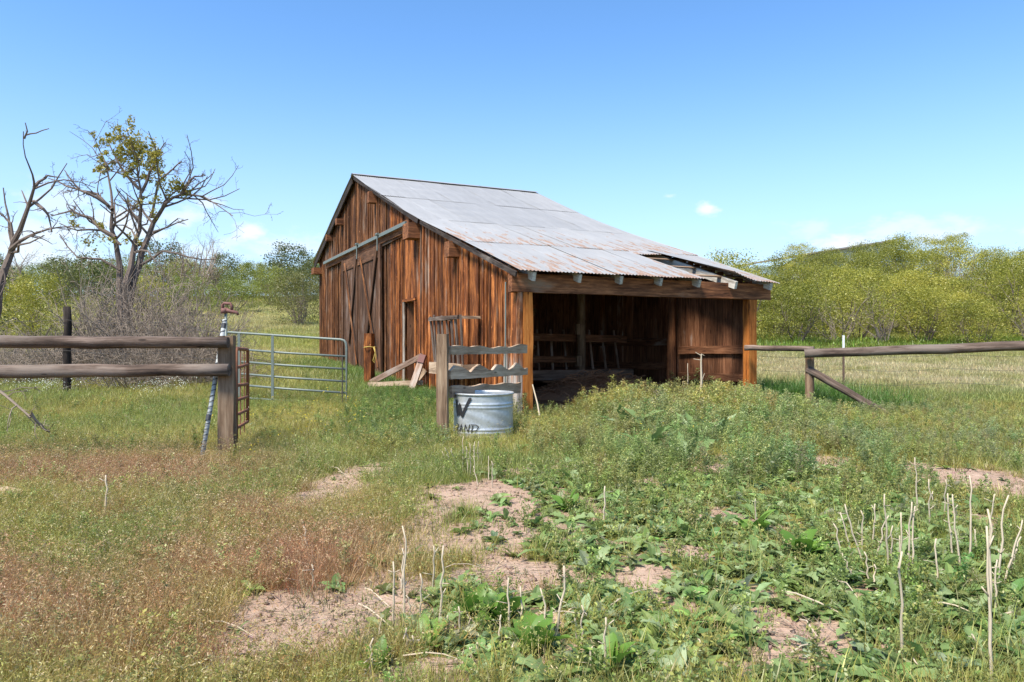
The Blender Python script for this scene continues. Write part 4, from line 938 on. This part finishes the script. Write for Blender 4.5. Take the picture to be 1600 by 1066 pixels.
def flix(ns, R, h, dens=13):
    pb = PB()
    for i in range(ns):
        a = rng.random()*6.283; q = R*math.sqrt(rng.random()); H_ = h*rng.uniform(.65, 1.1); sh0 = rng.random()*.5
        V, F4, F3, _ = strip(H_, .007, rng.uniform(-.1, .35), 3, a, rng.uniform(1.2, 1.5), (q*math.cos(a), q*math.sin(a), -.02)); pb.add(V, F4, F3, sh0)
        st = np.array(V[0]); top = np.array(V[-1])
        for k in range(int(dens*1.7)):
            f = .25+.75*rng.random()**.7; p = st+(top-st)*f; az_ = rng.random()*6.283; d = np.array([math.cos(az_), math.sin(az_), rng.uniform(-.1, 1.0)])
            L = .085*h/.45*(1.15-f*.75); p2 = p+d*L*.5
            lozenge(pb, p, d, L, .012, sh0*.6+.4*rng.random())
            for _ in range(2): lozenge(pb, p2+rng.normal(size=3)*.012, d+rng.normal(size=3)*.7, L*.5, .009, sh0*.6+.5*rng.random())
        for k in range(5): lozenge(pb, top+rng.normal(size=3)*.015, rng.normal(size=3)+np.array([0, 0, .6]), .022, .012, .75+.25*rng.random())
    return pb.mesh('bushy_weed', M_INST)
def rosette(nl, L, w, m=M_INST):
    pb = PB()
    for i in range(nl):
        az_ = 6.283*i/nl+rng.normal()*.3; V, F4, F3 = leaf_shape(L*rng.uniform(.6, 1.15), w, rng.uniform(.3, 1.0), rng.uniform(.8, 1.6), 4, .25)
        c, s = math.cos(az_), math.sin(az_); V = [np.array([x*c-y*s, x*s+y*c, z]) for x, y, z in V]; pb.add(V, F4, F3, rng.random())
    return pb.mesh('small_rosette', m)
def leaf_shape(L, w, el, bend, n=5, lobe=.35):
    """a leaf with midrib fold and lobed margin, base at the origin, growing along +X"""
    V = []; p = np.array([0., 0., 0.]); e = el
    for i in range(n+1):
        f = i/n; ww = w*.5*(math.sin(math.pi*min(1, f*.92+.08))**.7)*(1-lobe*((i % 2) == 1)) if i < n else 0
        nrm = np.array([-math.sin(e), 0, math.cos(e)]); up = nrm*ww*.35
        V += [p+np.array([0, -ww, 0])+up, p.copy(), p+np.array([0, ww, 0])+up]
        p = p+np.array([math.cos(e), 0, math.sin(e)])*L/n; e -= bend/n
    F4 = []
    for i in range(n): F4 += [(3*i, 3*i+1, 3*i+4, 3*i+3), (3*i+1, 3*i+2, 3*i+5, 3*i+4)]
    return V, F4, []
def scatter(name, protos, X, Y, scl, tint, tilt=.15, kind='stuff', dz=0.0):
    n = len(X); me = bpy.data.meshes.new(name); me.vertices.add(n)
    me.vertices.foreach_set('co', np.c_[X, Y, zt(X, Y)+dz].astype(np.float32).ravel())
    rot = np.c_[rng.normal(size=n)*tilt, rng.normal(size=n)*tilt, rng.random(n)*6.283].astype(np.float32)
    me.attributes.new('rot', 'FLOAT_VECTOR', 'POINT').data.foreach_set('vector', rot.ravel())
    me.attributes.new('scl', 'FLOAT', 'POINT').data.foreach_set('value', np.asarray(scl, np.float32))
    me.attributes.new('pid', 'INT', 'POINT').data.foreach_set('value', rng.integers(0, len(protos), n).astype(np.int32))
    me.attributes.new('tint', 'FLOAT_COLOR', 'POINT').data.foreach_set('color', np.c_[np.clip(tint, 0, 1), np.ones(n)].astype(np.float32).ravel())
    me.materials.append(protos[0].materials[0])
    o = bpy.data.objects.new(name, me); link(o); prop(o, kind=kind)
    ng = bpy.data.node_groups.new(name+'_scatter', 'GeometryNodeTree')
    ng.interface.new_socket('Geometry', in_out='INPUT', socket_type='NodeSocketGeometry'); ng.interface.new_socket('Geometry', in_out='OUTPUT', socket_type='NodeSocketGeometry')
    N = ng.nodes; Lk = ng.links; gi = N.new('NodeGroupInput'); go = N.new('NodeGroupOutput')
    jn = N.new('GeometryNodeJoinGeometry'); ip = N.new('GeometryNodeInstanceOnPoints'); ip.inputs['Pick Instance'].default_value = True
    for pm in protos:
        po = bpy.data.objects.new(pm.name, pm); oi = N.new('GeometryNodeObjectInfo'); oi.inputs['Object'].default_value = po
        g2 = N.new('GeometryNodeGeometryToInstance'); Lk.new(oi.outputs['Geometry'], g2.inputs[0]); Lk.new(g2.outputs[0], jn.inputs[0])
    def na(nm, typ):
        a = N.new('GeometryNodeInputNamedAttribute'); a.data_type = typ; a.inputs['Name'].default_value = nm; return a.outputs[0]
    Lk.new(gi.outputs[0], ip.inputs['Points']); Lk.new(jn.outputs[0], ip.inputs['Instance'])
    Lk.new(na('pid', 'INT'), ip.inputs['Instance Index']); Lk.new(na('rot', 'FLOAT_VECTOR'), ip.inputs['Rotation']); Lk.new(na('scl', 'FLOAT'), ip.inputs['Scale'])
    Lk.new(ip.outputs[0], go.inputs[0]); md = o.modifiers.new('scatter', 'NODES'); md.node_group = ng; return o
def wedge(n, y0, y1, pw=1.0, margin=1.5, k=.80):
    """ground points inside the seen wedge, density per area falling as Y**-pw"""
    e = 2-pw; u = rng.random(n); Y = (y0**e+u*(y1**e-y0**e))**(1/e) if abs(e) > 1e-6 else y0*(y1/y0)**u
    X = (rng.random(n)*2-1)*(k*Y+margin); return X, Y
def keep(m, *a): return [x[m] for x in a]
def jitter_tint(c, n, v=.16, hue=.08):
    return c*(1+rng.normal(size=(n, 1))*v)*(1+rng.normal(size=(n, 3))*hue)
ZF = [ell(*e) for e in [(1000, 668, 170, 46), (1090, 640, 110, 26), (1250, 700, 200, 50), (1480, 690, 200, 44), (880, 690, 60, 40), (1380, 650, 160, 26), (950, 640, 110, 26), (620, 640, 60, 40), (640, 690, 50, 24), (1600, 700, 120, 46), (1130, 720, 150, 34), (950, 730, 110, 30)]]
ZB = [ell(*e) for e in [(1000, 800, 250, 80), (1280, 780, 240, 60), (1380, 930, 260, 140), (1030, 980, 260, 90), (820, 1000, 160, 70), (1100, 880, 230, 60), (900, 860, 110, 40), (700, 960, 90, 40), (820, 830, 70, 24), (1150, 1045, 420, 60)]]
def zone(Z, X, Y, soft=.35):
    m = np.zeros_like(X); wx = X+(fbm(X*1.6, Y*1.6, 131)-.5)*.8; wy = Y+(fbm(X*1.6, Y*1.6, 147)-.5)*.9
    for cx, cy, rx, ry in Z: m = np.maximum(m, sstep(1+soft, 1-soft, np.sqrt(((wx-cx)/rx)**2+((wy-cy)/ry)**2)))
    return m
TU = [tuft(16, .075, .07, .19, .0055, 1.2) for _ in range(4)]
TS = [tuft(14, .05, .03, .085, .0045, 1.2) for _ in range(3)]
CH_ = [cheat(9, .08, .12, .27) for _ in range(4)]
FX = [flix(3, .07, .42) for _ in range(4)]
FXS = [flix(3, .06, .2, 9) for _ in range(3)]
RS = [rosette(7, .11, .042) for _ in range(4)]
TT = [tuft(22, .13, .25, .52, .009, 1.1, n=4) for _ in range(3)]
MT = [tuft(26, .28, .10, .26, .014, 1.3, n=2) for _ in range(4)]
MF = [tuft(30, .7, .08, .26, .04, 1.3, n=2) for _ in range(3)]
# fine grass near the camera
X, Y = wedge(66000, 1.9, 17, .75)
b = bare(X, Y); zb_ = zone(ZB, X, Y); zf = zone(ZF, X, Y)
dry = sstep(-.05, -1.0, X+.10*(Y-3))*sstep(9.2, 6.2, Y)
m = (rng.random(len(X)) > b*1.06) & ~in_barn(X, Y, -.05) & (rng.random(len(X)) > zb_*.80) & (rng.random(len(X)) > dry*.35) & ((X-TC.x)**2+(Y-TC.y)**2 > .2)
X, Y = keep(m, X, Y); c = field_colour(X, Y)
scatter('grass', TU, X, Y, rng.uniform(.55, 1.15, len(X))*(.75+.5*fbm(X*.8, Y*.8, 17))*(1-.5*sstep(2.2, 1.2, np.hypot((X+3.6)/1.2, Y-13.2))), jitter_tint(c, len(X)))
# seed-headed dry grass
X, Y = wedge(42000, 1.9, 15, .9)
dry = np.maximum(sstep(.1, -1.0, X+.10*(Y-3))*sstep(10, 6.5, Y), .16*sstep(1.6, -1, X))
b = bare(X, Y); m = (rng.random(len(X)) < dry) & (rng.random(len(X)) > b*1.1) & ~in_barn(X, Y)
X, Y = keep(m, X, Y); c = field_colour(X, Y); k = rng.random(len(X))
c[k < .12] = np.array([.56, .44, .24]); c[(k > .2) & (k < .34)] *= np.array([1.05, .8, .75])
scatter('seed_grass', CH_, X, Y, rng.uniform(.6, 1.1, len(X)), jitter_tint(c*1.05, len(X), .10, .04))
# bushy weeds
X, Y = wedge(26000, 4.5, 17, .6); z_ = zone(ZF, X, Y); b = bare(X, Y)
m = (rng.random(len(X)) < z_*.62) & (b < .4) & ~in_barn(X, Y, -.15) & ((X-TC.x)**2+(Y-TC.y)**2 > .3) & ~((np.abs(X-TC.x+.05) < .42) & (Y < TC.y) & (Y > TC.y-1.8))
X, Y = keep(m, X, Y); n_ = fbm(X*.7, Y*.7, 171)
c = lerp(np.broadcast_to(A(.345, .345, .12), X.shape+(3,)), A(.43, .385, .105), sstep(.4, .65, n_)); c = lerp(c, A(.29, .335, .15), sstep(.5, .3, fbm(X*.9, Y*.9, 177))*.8)
c = lerp(c, A(.24, .33, .105), sstep(.4, 1.2, X)*sstep(5.2, 3.8, X)*sstep(11.3, 10, Y)*sstep(.35, .6, fbm(X*.8+3, Y*.8, 179))*.8); dl = sstep(-.2, -.9, X)*sstep(8, 10, Y); c = lerp(c, A(.14, .23, .05), dl)
front = sstep(8.8, 10.6, Y)*sstep(.9, 1.6, X)*sstep(5.5, 4.0, X)
scatter('bushy_weeds', FX, X, Y, rng.uniform(.6, 1.1, len(X))*((.68+.45*front+.35*n_-.26*sstep(3.6, 4.8, X)-.30*dl)*(1-.45*sstep(1.35, .8, X)*sstep(9.3, 10, Y)*(X > .2))), jitter_tint(c, len(X), .14))
X, Y = wedge(17000, 2.2, 14, .9); z_ = np.maximum(zone(ZF, X, Y), .45*zone(ZB, X, Y)); z_ = np.maximum(z_, .22); b = bare(X, Y)
m = (rng.random(len(X)) < z_*.6) & (rng.random(len(X)) > b*1.1) & ~in_barn(X, Y, -.1) & ((X-TC.x)**2+(Y-TC.y)**2 > .3); X, Y = keep(m, X, Y)
c = lerp(field_colour(X, Y), A(.27, .335, .095), np.full(len(X), .55)); scatter('small_weeds', FXS, X, Y, rng.uniform(.5, 1.1, len(X)), jitter_tint(c, len(X), .15))
# small broad-leaved ground cover
X, Y = wedge(21000, 2.0, 12, .8); z_ = np.maximum(zone(ZB, X, Y, .4), .05); b = bare(X, Y)
m = (rng.random(len(X)) < z_*.8) & (rng.random(len(X)) > b*.94) & ~in_barn(X, Y, .1) & ((X-TC.x)**2+(Y-TC.y)**2 > .3); X, Y = keep(m, X, Y)
c = lerp(np.broadcast_to(A(.155, .245, .07), X.shape+(3,)), A(.26, .335, .105), fbm(X*1.4, Y*1.4, 191)); c = lerp(c, A(.30, .36, .2), (rng.random(len(X)) < .12)*.8)
scatter('ground_cover', RS, X, Y, rng.uniform(.5, 1.35, len(X)), jitter_tint(c, len(X), .18), .2)
# tall lush grass beside the barn
pts = []
for _ in range(3600):
    u, t = (5.25+abs(random.gauss(0, .9)), random.uniform(-2.2, 6)) if random.random() < .6 else (-.1-abs(random.gauss(0, .75)), random.uniform(2.2, 15))
    p = P(u, t, 0)
    if u > 5.2 and u < 6.4 and t < -1.2 and random.random() < .6: continue
    pts.append((p.x, p.y))
pts = np.array(pts); X, Y = pts[:, 0], pts[:, 1]; c = lerp(np.broadcast_to(A(.075, .18, .028), X.shape+(3,)), A(.16, .25, .042), fbm(X*1.1, Y*1.1, 201))
scatter('tall_grass', TT, X, Y, rng.uniform(.55, 1.15, len(X))*np.where(X > 3, 1.0, .52), jitter_tint(c, len(X), .12))
# meadow
X, Y = wedge(60000, 13, 46, 1.0, 3); dx = X-BA.x; dy = Y-BA.y
m = ~in_barn(X, Y, .1); X, Y = keep(m, X, Y); scatter('meadow_grass', MT, X, Y, rng.uniform(.5, 1.1, len(X))*(.7+.012*Y)*(1-.55*sstep(2.4, 1.2, np.hypot((X+3.8)/1.3, Y-13.4))), jitter_tint(field_colour(X, Y), len(X), .15, .05))
X, Y = wedge(24000, 34, 105, 1.1, 5); scatter('far_meadow_grass', MF, X, Y, rng.uniform(.5, 1.1, len(X)), jitter_tint(field_colour(X, Y), len(X), .14, .05))
# taller grass fringe under the thicket
X, Y = wedge(9000, 36, 46, .2, 2); m = (X/Y > .29) & (rng.random(len(X)) < sstep(35, 43, Y)); X, Y = keep(m, X, Y)
scatter('fringe_grass', MF, X, Y, rng.uniform(.8, 1.7, len(X)), jitter_tint(np.broadcast_to(A(.24, .32, .05), (len(X), 3)), len(X), .16))
# grass on the bare soil, straw litter
X, Y = wedge(9000, 2.0, 11, .8); m = (bare(X, Y) > .3) & (rng.random(len(X)) < .10+.5*(fbm(X*2.2, Y*2.2, 211) > .60)); X, Y = keep(m, X, Y)
scatter('sparse_grass', TS+RS[:1], X, Y, rng.uniform(.5, 1.2, len(X)), jitter_tint(np.broadcast_to(A(.16, .20, .05), (len(X), 3)), len(X), .2))
def clod(k):
    r = np.random.default_rng(k); V = np.array([(1, 0, 0), (-1, 0, 0), (0, 1, 0), (0, -1, 0), (0, 0, .7), (0, 0, -.5)], float)*r.uniform(.6, 1.3, (6, 1))+r.normal(size=(6, 3))*.15
    me = np_mesh('clod', V*.012, [np.array([(0, 2, 4), (2, 1, 4), (1, 3, 4), (3, 0, 4), (2, 0, 5), (1, 2, 5), (3, 1, 5), (0, 3, 5)])], True, {'shade': np.full(6, .5)}); me.materials.append(M_INST); return me
X, Y = wedge(30000, 2.0, 10, 1.0); m = bare(X, Y) > .35; X, Y = keep(m, X, Y)
scatter('soil_clods', [clod(k) for k in range(5)], X, Y, .25+.9*rng.random(len(X))**3*2, jitter_tint(np.broadcast_to(A(.40, .28, .21), (len(X), 3)), len(X), .2, .04), .5, dz=.002)
def litter():
    pb = PB()
    for i in range(5):
        V, F4, F3, _ = strip(rng.uniform(.05, .22), .005, rng.normal()*.5, 2, rng.random()*6.28, rng.uniform(-.02, .10), (rng.normal()*.09, rng.normal()*.09, .008), 0); pb.add(V, F4, F3, rng.random())
    return pb.mesh('straw', M_INST)
X, Y = wedge(8200, 2.0, 10, .9); m = (X > -1.8) & (rng.random(len(X)) < .3+.7*bare(X, Y)); X, Y = keep(m, X, Y)
scatter('straw_litter', [litter() for _ in range(4)], X, Y, rng.uniform(.5, 1.3, len(X)), jitter_tint(np.broadcast_to(A(.36, .28, .19), (len(X), 3)), len(X), .3), .04)
# little flowers
def flowers(m_):
    pb = PB()
    for i in range(5):
        p = np.array([rng.normal()*.06, rng.normal()*.06, rng.uniform(.2, .34)])
        for k in range(3): lozenge(pb, p, rng.normal(size=3)*np.array([1, 1, .4]), .016, .014, 1)
    return pb.mesh('flower', m_)
def fl(name, m_, zones, n):
    xs, ys = [], []
    for e in zones:
        cx, cy, rx, ry = ell(*e); a = rng.random(n)*6.283; q = np.sqrt(rng.random(n)); xs.append(cx+rx*q*np.cos(a)); ys.append(cy+ry*q*np.sin(a))
    X, Y = np.concatenate(xs), np.concatenate(ys); m = (bare(X, Y) < .5) & ~in_barn(X, Y, .1); X, Y = keep(m, X, Y); scatter(name, [flowers(m_) for _ in range(3)], X, Y, rng.uniform(.6, 1.1, len(X)), np.ones((len(X), 3)))
fl('yellow_flowers', M_FLOW_Y, [(480, 690, 70, 40), (450, 660, 90, 30), (1180, 700, 200, 30)], 18)
fl('white_flowers', M_FLOW_W, [(150, 612, 60, 9), (265, 618, 40, 10), (60, 616, 60, 8)], 45)
# ------------------------------------------------------------------ single broad-leaved plants
def leafmesh(nm, m, L, w, el, bend, lobe, n=6):
    V, F4, F3 = leaf_shape(L, w, el, bend, n, lobe); me = np_mesh(nm, np.array(V), [np.array(F4)], True, {'shade': np.full(len(V), random.random())}); me.materials.append(m); return me
random.seed(77)
LB = [leafmesh('leaf', M_BROAD, random.uniform(.15, .24), random.uniform(.055, .08), random.uniform(.5, 1.05), random.uniform(.7, 1.7), random.uniform(.32, .58), 9) for _ in range(8)]
LU = [leafmesh('leaf', M_BROAD, random.uniform(.26, .40), random.uniform(.07, .10), random.uniform(.8, 1.2), random.uniform(.5, 1.1), random.uniform(.3, .5), 8) for _ in range(6)]
LD = [leafmesh('leaf', M_DOCK, random.uniform(.16, .26), random.uniform(.085, .115), random.uniform(.75, 1.25), random.uniform(.5, 1.2), .06, 6) for _ in range(6)]
def plant(nm, leaves, k, p, s, label, group, cat='weed', spread=.03):
    o = thing(nm, label, cat, p, group); M0 = Matrix.Translation(p) @ Matrix.Rotation(random.random()*6.28, 4, 'Z') @ Matrix.Diagonal((s, s, s, 1)); WM[o] = M0; o.matrix_basis = M0
    for i in range(k):
        a = i*2.4+random.uniform(-.3, .3); q = .6+.4*random.random() if i > 2 else .5
        link(bpy.data.objects.new('leaf', random.choice(leaves)), M0 @ Matrix.Rotation(a, 4, 'Z') @ Matrix.Translation((random.uniform(0, spread), 0, 0)) @ Matrix.Rotation(random.uniform(-.35, .3), 4, 'Y') @ Matrix.Rotation(random.uniform(-.4, .4), 4, 'X') @ Matrix.Diagonal((q, q, q, 1)), o)
    return o
# dock clumps: bright upright leaves
for i, (px, py, s, k, lab) in enumerate([(738, 968, 1.0, 16, 'bright green dock clump with upright oval leaves among the middle stalks, left one of two'), (782, 975, 1.0, 16, 'bright green dock clump with upright oval leaves among the middle stalks, right one of two'),
                                      (668, 1012, .8, 9, 'small dock plant left of the bright clumps near the bottom'), (832, 1022, 1.05, 16, 'broad dock clump at the bottom between two groups of dead stalks'), (890, 800, 1.0, 12, 'pale green upright dock beside the dirt near the picture centre'),
                                      (1180, 835, 1.1, 12, 'upright dock with folded leaves in the middle of the right weeds'), (955, 1050, .9, 10, 'dock plant cut by the bottom edge right of centre'), (590, 1050, .8, 8, 'dock leaves at the bottom edge left of centre'), (1255, 870, 1.2, 13, 'broad bright dock left of the tall dead stalks')]):
    p = gnd(px, py); plant('dock_plant', LD, k, p, s, lab, None)
TH = 'upright thistles on the mound before the lean-to'
for i, (px, py) in enumerate([(985, 668), (1018, 676), (1050, 672), (1085, 682), (1118, 678), (1012, 700), (1075, 712)]):
    p = gnd(px, py+14); plant('thistle', LU, 15, p, random.uniform(1.45, 1.9), f"{ORD[i]} large pale green thistle {'from the left on the mound before the open lean-to' if i < 5 else 'lower on the mound before the open lean-to'}" if i < 5 else ('pale thistle low on the mound, left one of two' if i == 5 else 'pale thistle low on the mound, right one of two'), TH)
WG = 'broad leafed weeds of the right foreground'
n = 0; tries = 0; placed = []
while n < 185 and tries < 6000:
    tries += 1; px = random.uniform(640, 1640); py = 720+random.random()**.85*350; p = gnd(px, py)
    if float(zone(ZB, np.array([p.x]), np.array([p.y]))[0]) < random.random()*.9 or float(bare(np.array([p.x]), np.array([p.y]))[0]) > .55: continue
    if any((p.x-a)**2+(p.y-b_)**2 < .022 for a, b_ in placed): continue
    placed.append((p.x, p.y)); n += 1
    lo, hi = (1300, 1640) if px > 1300 else (1000, 1300) if px > 1000 else (640, 1000); q_ = (px-lo)/(hi-lo); third = 'left' if q_ < .33 else 'centre' if q_ < .67 else 'right'; deep_ = ('near ' if py > 980 else 'middle ' if py > 840 else 'far ')+third
    where = 'behind the tall dead stalks at the right' if px > 1300 and py < 880 else 'at the foot of the right dead stalks' if px > 1300 else 'in the middle of the right foreground weeds' if px > 1000 else 'among the middle dead stalks' if py > 850 else 'beside the bare dirt below the stock tank'
    plant('broad_weed', LB, random.randint(9, 13), p, random.uniform(.7, 1.3), f'lobed green rosette weed {where}, {deep_} part', WG)
# ------------------------------------------------------------------ dead upright stalks
def stalk_mesh(seed):
    random.seed(seed); m = MB(); lean = random.uniform(-.05, .05); k = 7; pts = [Vector((random.uniform(-.010, .010)*i/5, random.uniform(-.010, .010)*i/5, i/k)) for i in range(k+1)]
    m.tube(pts, [.0078-.0034*i/k for i in range(k+1)], 5)
    for _ in range(random.randint(1, 5)):
        i = random.randint(3, k-1); d = Vector((random.uniform(-1, 1), random.uniform(-1, 1), random.uniform(.3, 1.4)))*random.uniform(.03, .07); m.tube([pts[i], pts[i]+d], [.005, .003], 4)
    return m
SM = [stalk_mesh(400+i) for i in range(9)]; random.seed(88)
def stalk(b, t, label, group, thick=1.0):
    """a dry stalk between its foot and tip as they stand in the photo"""
    f = gnd(*b); tip = at(t[0], t[1], f.y*random.uniform(.985, 1.015)); d = tip-f; L = d.length; src = random.choice(SM); m = MB(); sc = thick*(.75+.25*L)
    m.v = [(x*sc*1.0 if False else x*sc, y*sc, z*L) for x, y, z in src.v]; m.q = src.q; m.t = src.t
    me = m.mesh('dry_stalk', True); me.materials.append(M_STRAW); M = Matrix.Translation(f-d.normalized()*.02) @ d.to_track_quat('Z', 'Y').to_matrix().to_4x4() @ Matrix.Rotation(random.random()*6.28, 4, 'Z')
    prop(link(bpy.data.objects.new('dry_stalk', me), M), label, 'stalk', group)
c4 = lambda x, y: (1200+x/2.7625, 680+y/2.7625)
RSG = 'dead stalks standing in the right foreground'
for x0, y0, x1, y1 in [(645, 345, 640, 85), (697, 410, 700, 180), (712, 340, 708, 230), (760, 350, 768, 180), (797, 545, 772, 235), (832, 585, 790, 240), (805, 380, 818, 290), (893, 510, 888, 390), (950, 500, 975, 240), (955, 900, 965, 300), (990, 700, 1028, 240), (1045, 610, 1085, 420), (575, 600, 575, 320),
                       (520, 590, 505, 240), (465, 550, 515, 330), (535, 590, 535, 380), (450, 480, 462, 285), (405, 510, 405, 310), (370, 550, 305, 320), (415, 575, 325, 285), (320, 560, 290, 365), (370, 640, 320, 490), (435, 655, 418, 485), (455, 665, 460, 540), (605, 630, 618, 270), (620, 640, 630, 290), (600, 560, 608, 500), (560, 590, 565, 420), (710, 680, 700, 610), (895, 960, 890, 840), (650, 1050, 635, 940), (690, 990, 692, 915), (388, 500, 390, 450), (980, 760, 985, 520)]:
    stalk(c4(x0, y0), c4(x1, y1), f"thin pale dead stalk in the {'left' if x0 < 440 else 'middle' if x0 < 640 else 'right'} of the right foreground cluster, {'leaning' if abs(x1-x0) > 22 else 'upright'}{', tall' if y0-y1 > 230 else ', short' if y0-y1 < 130 else ''}", RSG, 1.0)
for x0, y0, x1, y1, lab in [(870, 560, 883, 160, 'tall straight dead stalk standing apart, right of the main stalk cluster'), (965, 1090, 930, 370, 'thickest dead stalk at the bottom right, cut by the bottom edge'), (580, 1010, 572, 480, 'long dead stalk standing alone in front of the right stalk cluster'), (1020, 640, 1100, 350, 'dead stalk leaning right at the right picture edge'), (740, 680, 715, 430, 'dead stalk leaning left between the cluster and the tall straight one')]:
    stalk(c4(x0, y0), c4(x1, y1), lab, RSG, 1.05)
c2 = lambda x, y: (400+x/2.6255, 660+y/2.6255)
CG = 'dead stalks standing in the middle foreground'
for x0, y0, x1, y1 in [(605, 850, 610, 405), (598, 690, 600, 500), (565, 850, 560, 555), (640, 810, 615, 690), (672, 860, 678, 600), (725, 700, 730, 490), (750, 850, 778, 490), (1045, 870, 1025, 620), (1090, 860, 1088, 655), (1195, 920, 1172, 660), (835, 880, 828, 740), (790, 870, 795, 780), (1000, 940, 1003, 770), (865, 860, 890, 790),
                       (1335, 920, 1338, 730), (1320, 930, 1318, 780), (1375, 1060, 1370, 900), (1430, 1040, 1425, 780), (470, 1060, 480, 870), (462, 1060, 468, 950), (560, 990, 520, 900), (630, 950, 615, 830), (645, 960, 638, 860), (500, 900, 520, 780), (235, 690, 232, 570), (910, 960, 915, 880), (885, 990, 880, 900), (1060, 1000, 1050, 900)]:
    stalk(c2(x0, y0), c2(x1, y1), f"thin pale dead stalk {'left of' if x0 < 760 else 'right of' if x0 > 1000 else 'among'} the bright dock clumps, {'tall' if y0-y1 > 230 else 'short' if y0-y1 < 130 else 'mid-sized'}", CG)
stalk(c2(1225, 910), c2(1275, 570), 'long dead stalk leaning right in the middle foreground', CG, 1.1)
for x0, y0, x1, y1 in [(215, 560, 197, 410), (205, 530, 183, 450)]: stalk(c2(x0, y0), c2(x1, y1), 'one of two thin dead stalks crossing in the grass left of the dirt path', 'paired dead stalks left of the dirt')
PG = 'dead stalks before the stock tank'
for x0, y0, x1, y1 in [(850, 220, 850, 50), (870, 225, 862, 90), (880, 230, 878, 80), (895, 225, 895, 70), (910, 190, 912, 70), (825, 200, 797, 100), (780, 160, 762, 110), (910, 260, 890, 170), (970, 270, 967, 150), (955, 240, 952, 130), (840, 220, 760, 180), (800, 185, 775, 95)]:
    stalk(c2(x0, y0), c2(x1, y1), 'thin straw stalk in the little row before the stock tank', PG, .8)
stalk(c2(1425, 425), c2(1435, 250), 'thick pale broken stalk standing alone right of the picture centre', None, 1.3)
stalk((1181, 820), (1181, 775), 'short dead stalk standing alone among weeds left of the right cluster', None, .9)
stalk((164, 812), (167, 738), 'short thick straw stalk standing in the red grass at left', None, 1.5)
for b, t, lab in [((1074, 640), (1074, 566), 'thin pale stalk on the mound, left of the forked one before the lean-to'), ((1120, 636), (1121, 600), 'shortest pale stalk on the mound before the lean-to')]: stalk(b, t, lab, 'pale stalks before the lean-to', 1.3)
f = gnd(1092, 650); tip = at(1096, 553, f.y); m = MB(); mid = f.lerp(tip, .55)+Vector((.02, 0, 0)); m.tube([f, mid, f.lerp(tip, .85), tip], [.022, .018, .014, .010], 6)
m.tube([tip-Vector((0, 0, .03)), tip+Vector((-.10, .02, .03))], [.009, .005], 4); m.tube([tip, tip+Vector((.05, 0, -.03))], [.008, .005], 4); m.tube([f.lerp(tip, .9), f.lerp(tip, .9)+Vector((-.13, 0, .02))], [.009, .005], 4); m.tube([mid, mid+Vector((.05, 0, .14))], [.008, .005], 4)
prop(m.build('dry_stalk', M_STRAW, None, Matrix.Translation(f)), 'tall forked pale stalk on the mound before the dark lean-to', 'stalk', 'pale stalks before the lean-to')
# fallen stalks
FG = 'fallen dead stalks lying on the soil'
def fallen(a, b, th, lab=None):
    lab = lab or f"{'thick' if th >= .010 else 'thin'} dead stalk lying on the {'left edge of the dirt' if a[0] < 520 else 'middle foreground' if a[0] < 980 else 'soil among the right weeds'}, {'near the bottom edge' if a[1] > 990 else 'in the upper part' if a[1] < 800 else 'halfway down'}"
    p, q = gnd(*a), gnd(*b); p.z += .035; q.z += .03; m = MB(); th *= .45; m.tube([p, p.lerp(q, .33)+Vector((random.uniform(-.02, .02), 0, .02)), p.lerp(q, .66)+Vector((0, random.uniform(-.02, .02), .015)), q], [th, th*.95, th*.8, th*.5], 5)
    prop(m.build('fallen_stalk', M_STRAW, None, Matrix.Translation(p)), lab, 'stalk', FG)
for a, b, th in [((953, 958), (1025, 930), .011), ((570, 930), (610, 960), .008), ((440, 888), (505, 897), .007), ((425, 870), (436, 903), .008), ((430, 922), (475, 920), .006), ((1222, 935), (1310, 968), .010), ((1250, 980), (1278, 1010), .008), ((1090, 1012), (1108, 1035), .008), ((1450, 955), (1520, 968), .011), ((1560, 975), (1605, 978), .010),
                 ((1235, 1035), (1280, 1020), .008), ((515, 735), (545, 752), .008), ((530, 752), (580, 745), .010), ((620, 730), (665, 726), .009), ((695, 898), (750, 896), .007), ((630, 1040), (725, 1045), .008), ((560, 955), (620, 1000), .008), ((1075, 908), (1100, 925), .006), ((850, 972), (930, 978), .007), ((1310, 920), (1340, 945), .008), ((880, 975), (905, 960), .007), ((325, 985), (395, 1005), .006)]:
    fallen(a, b, th)
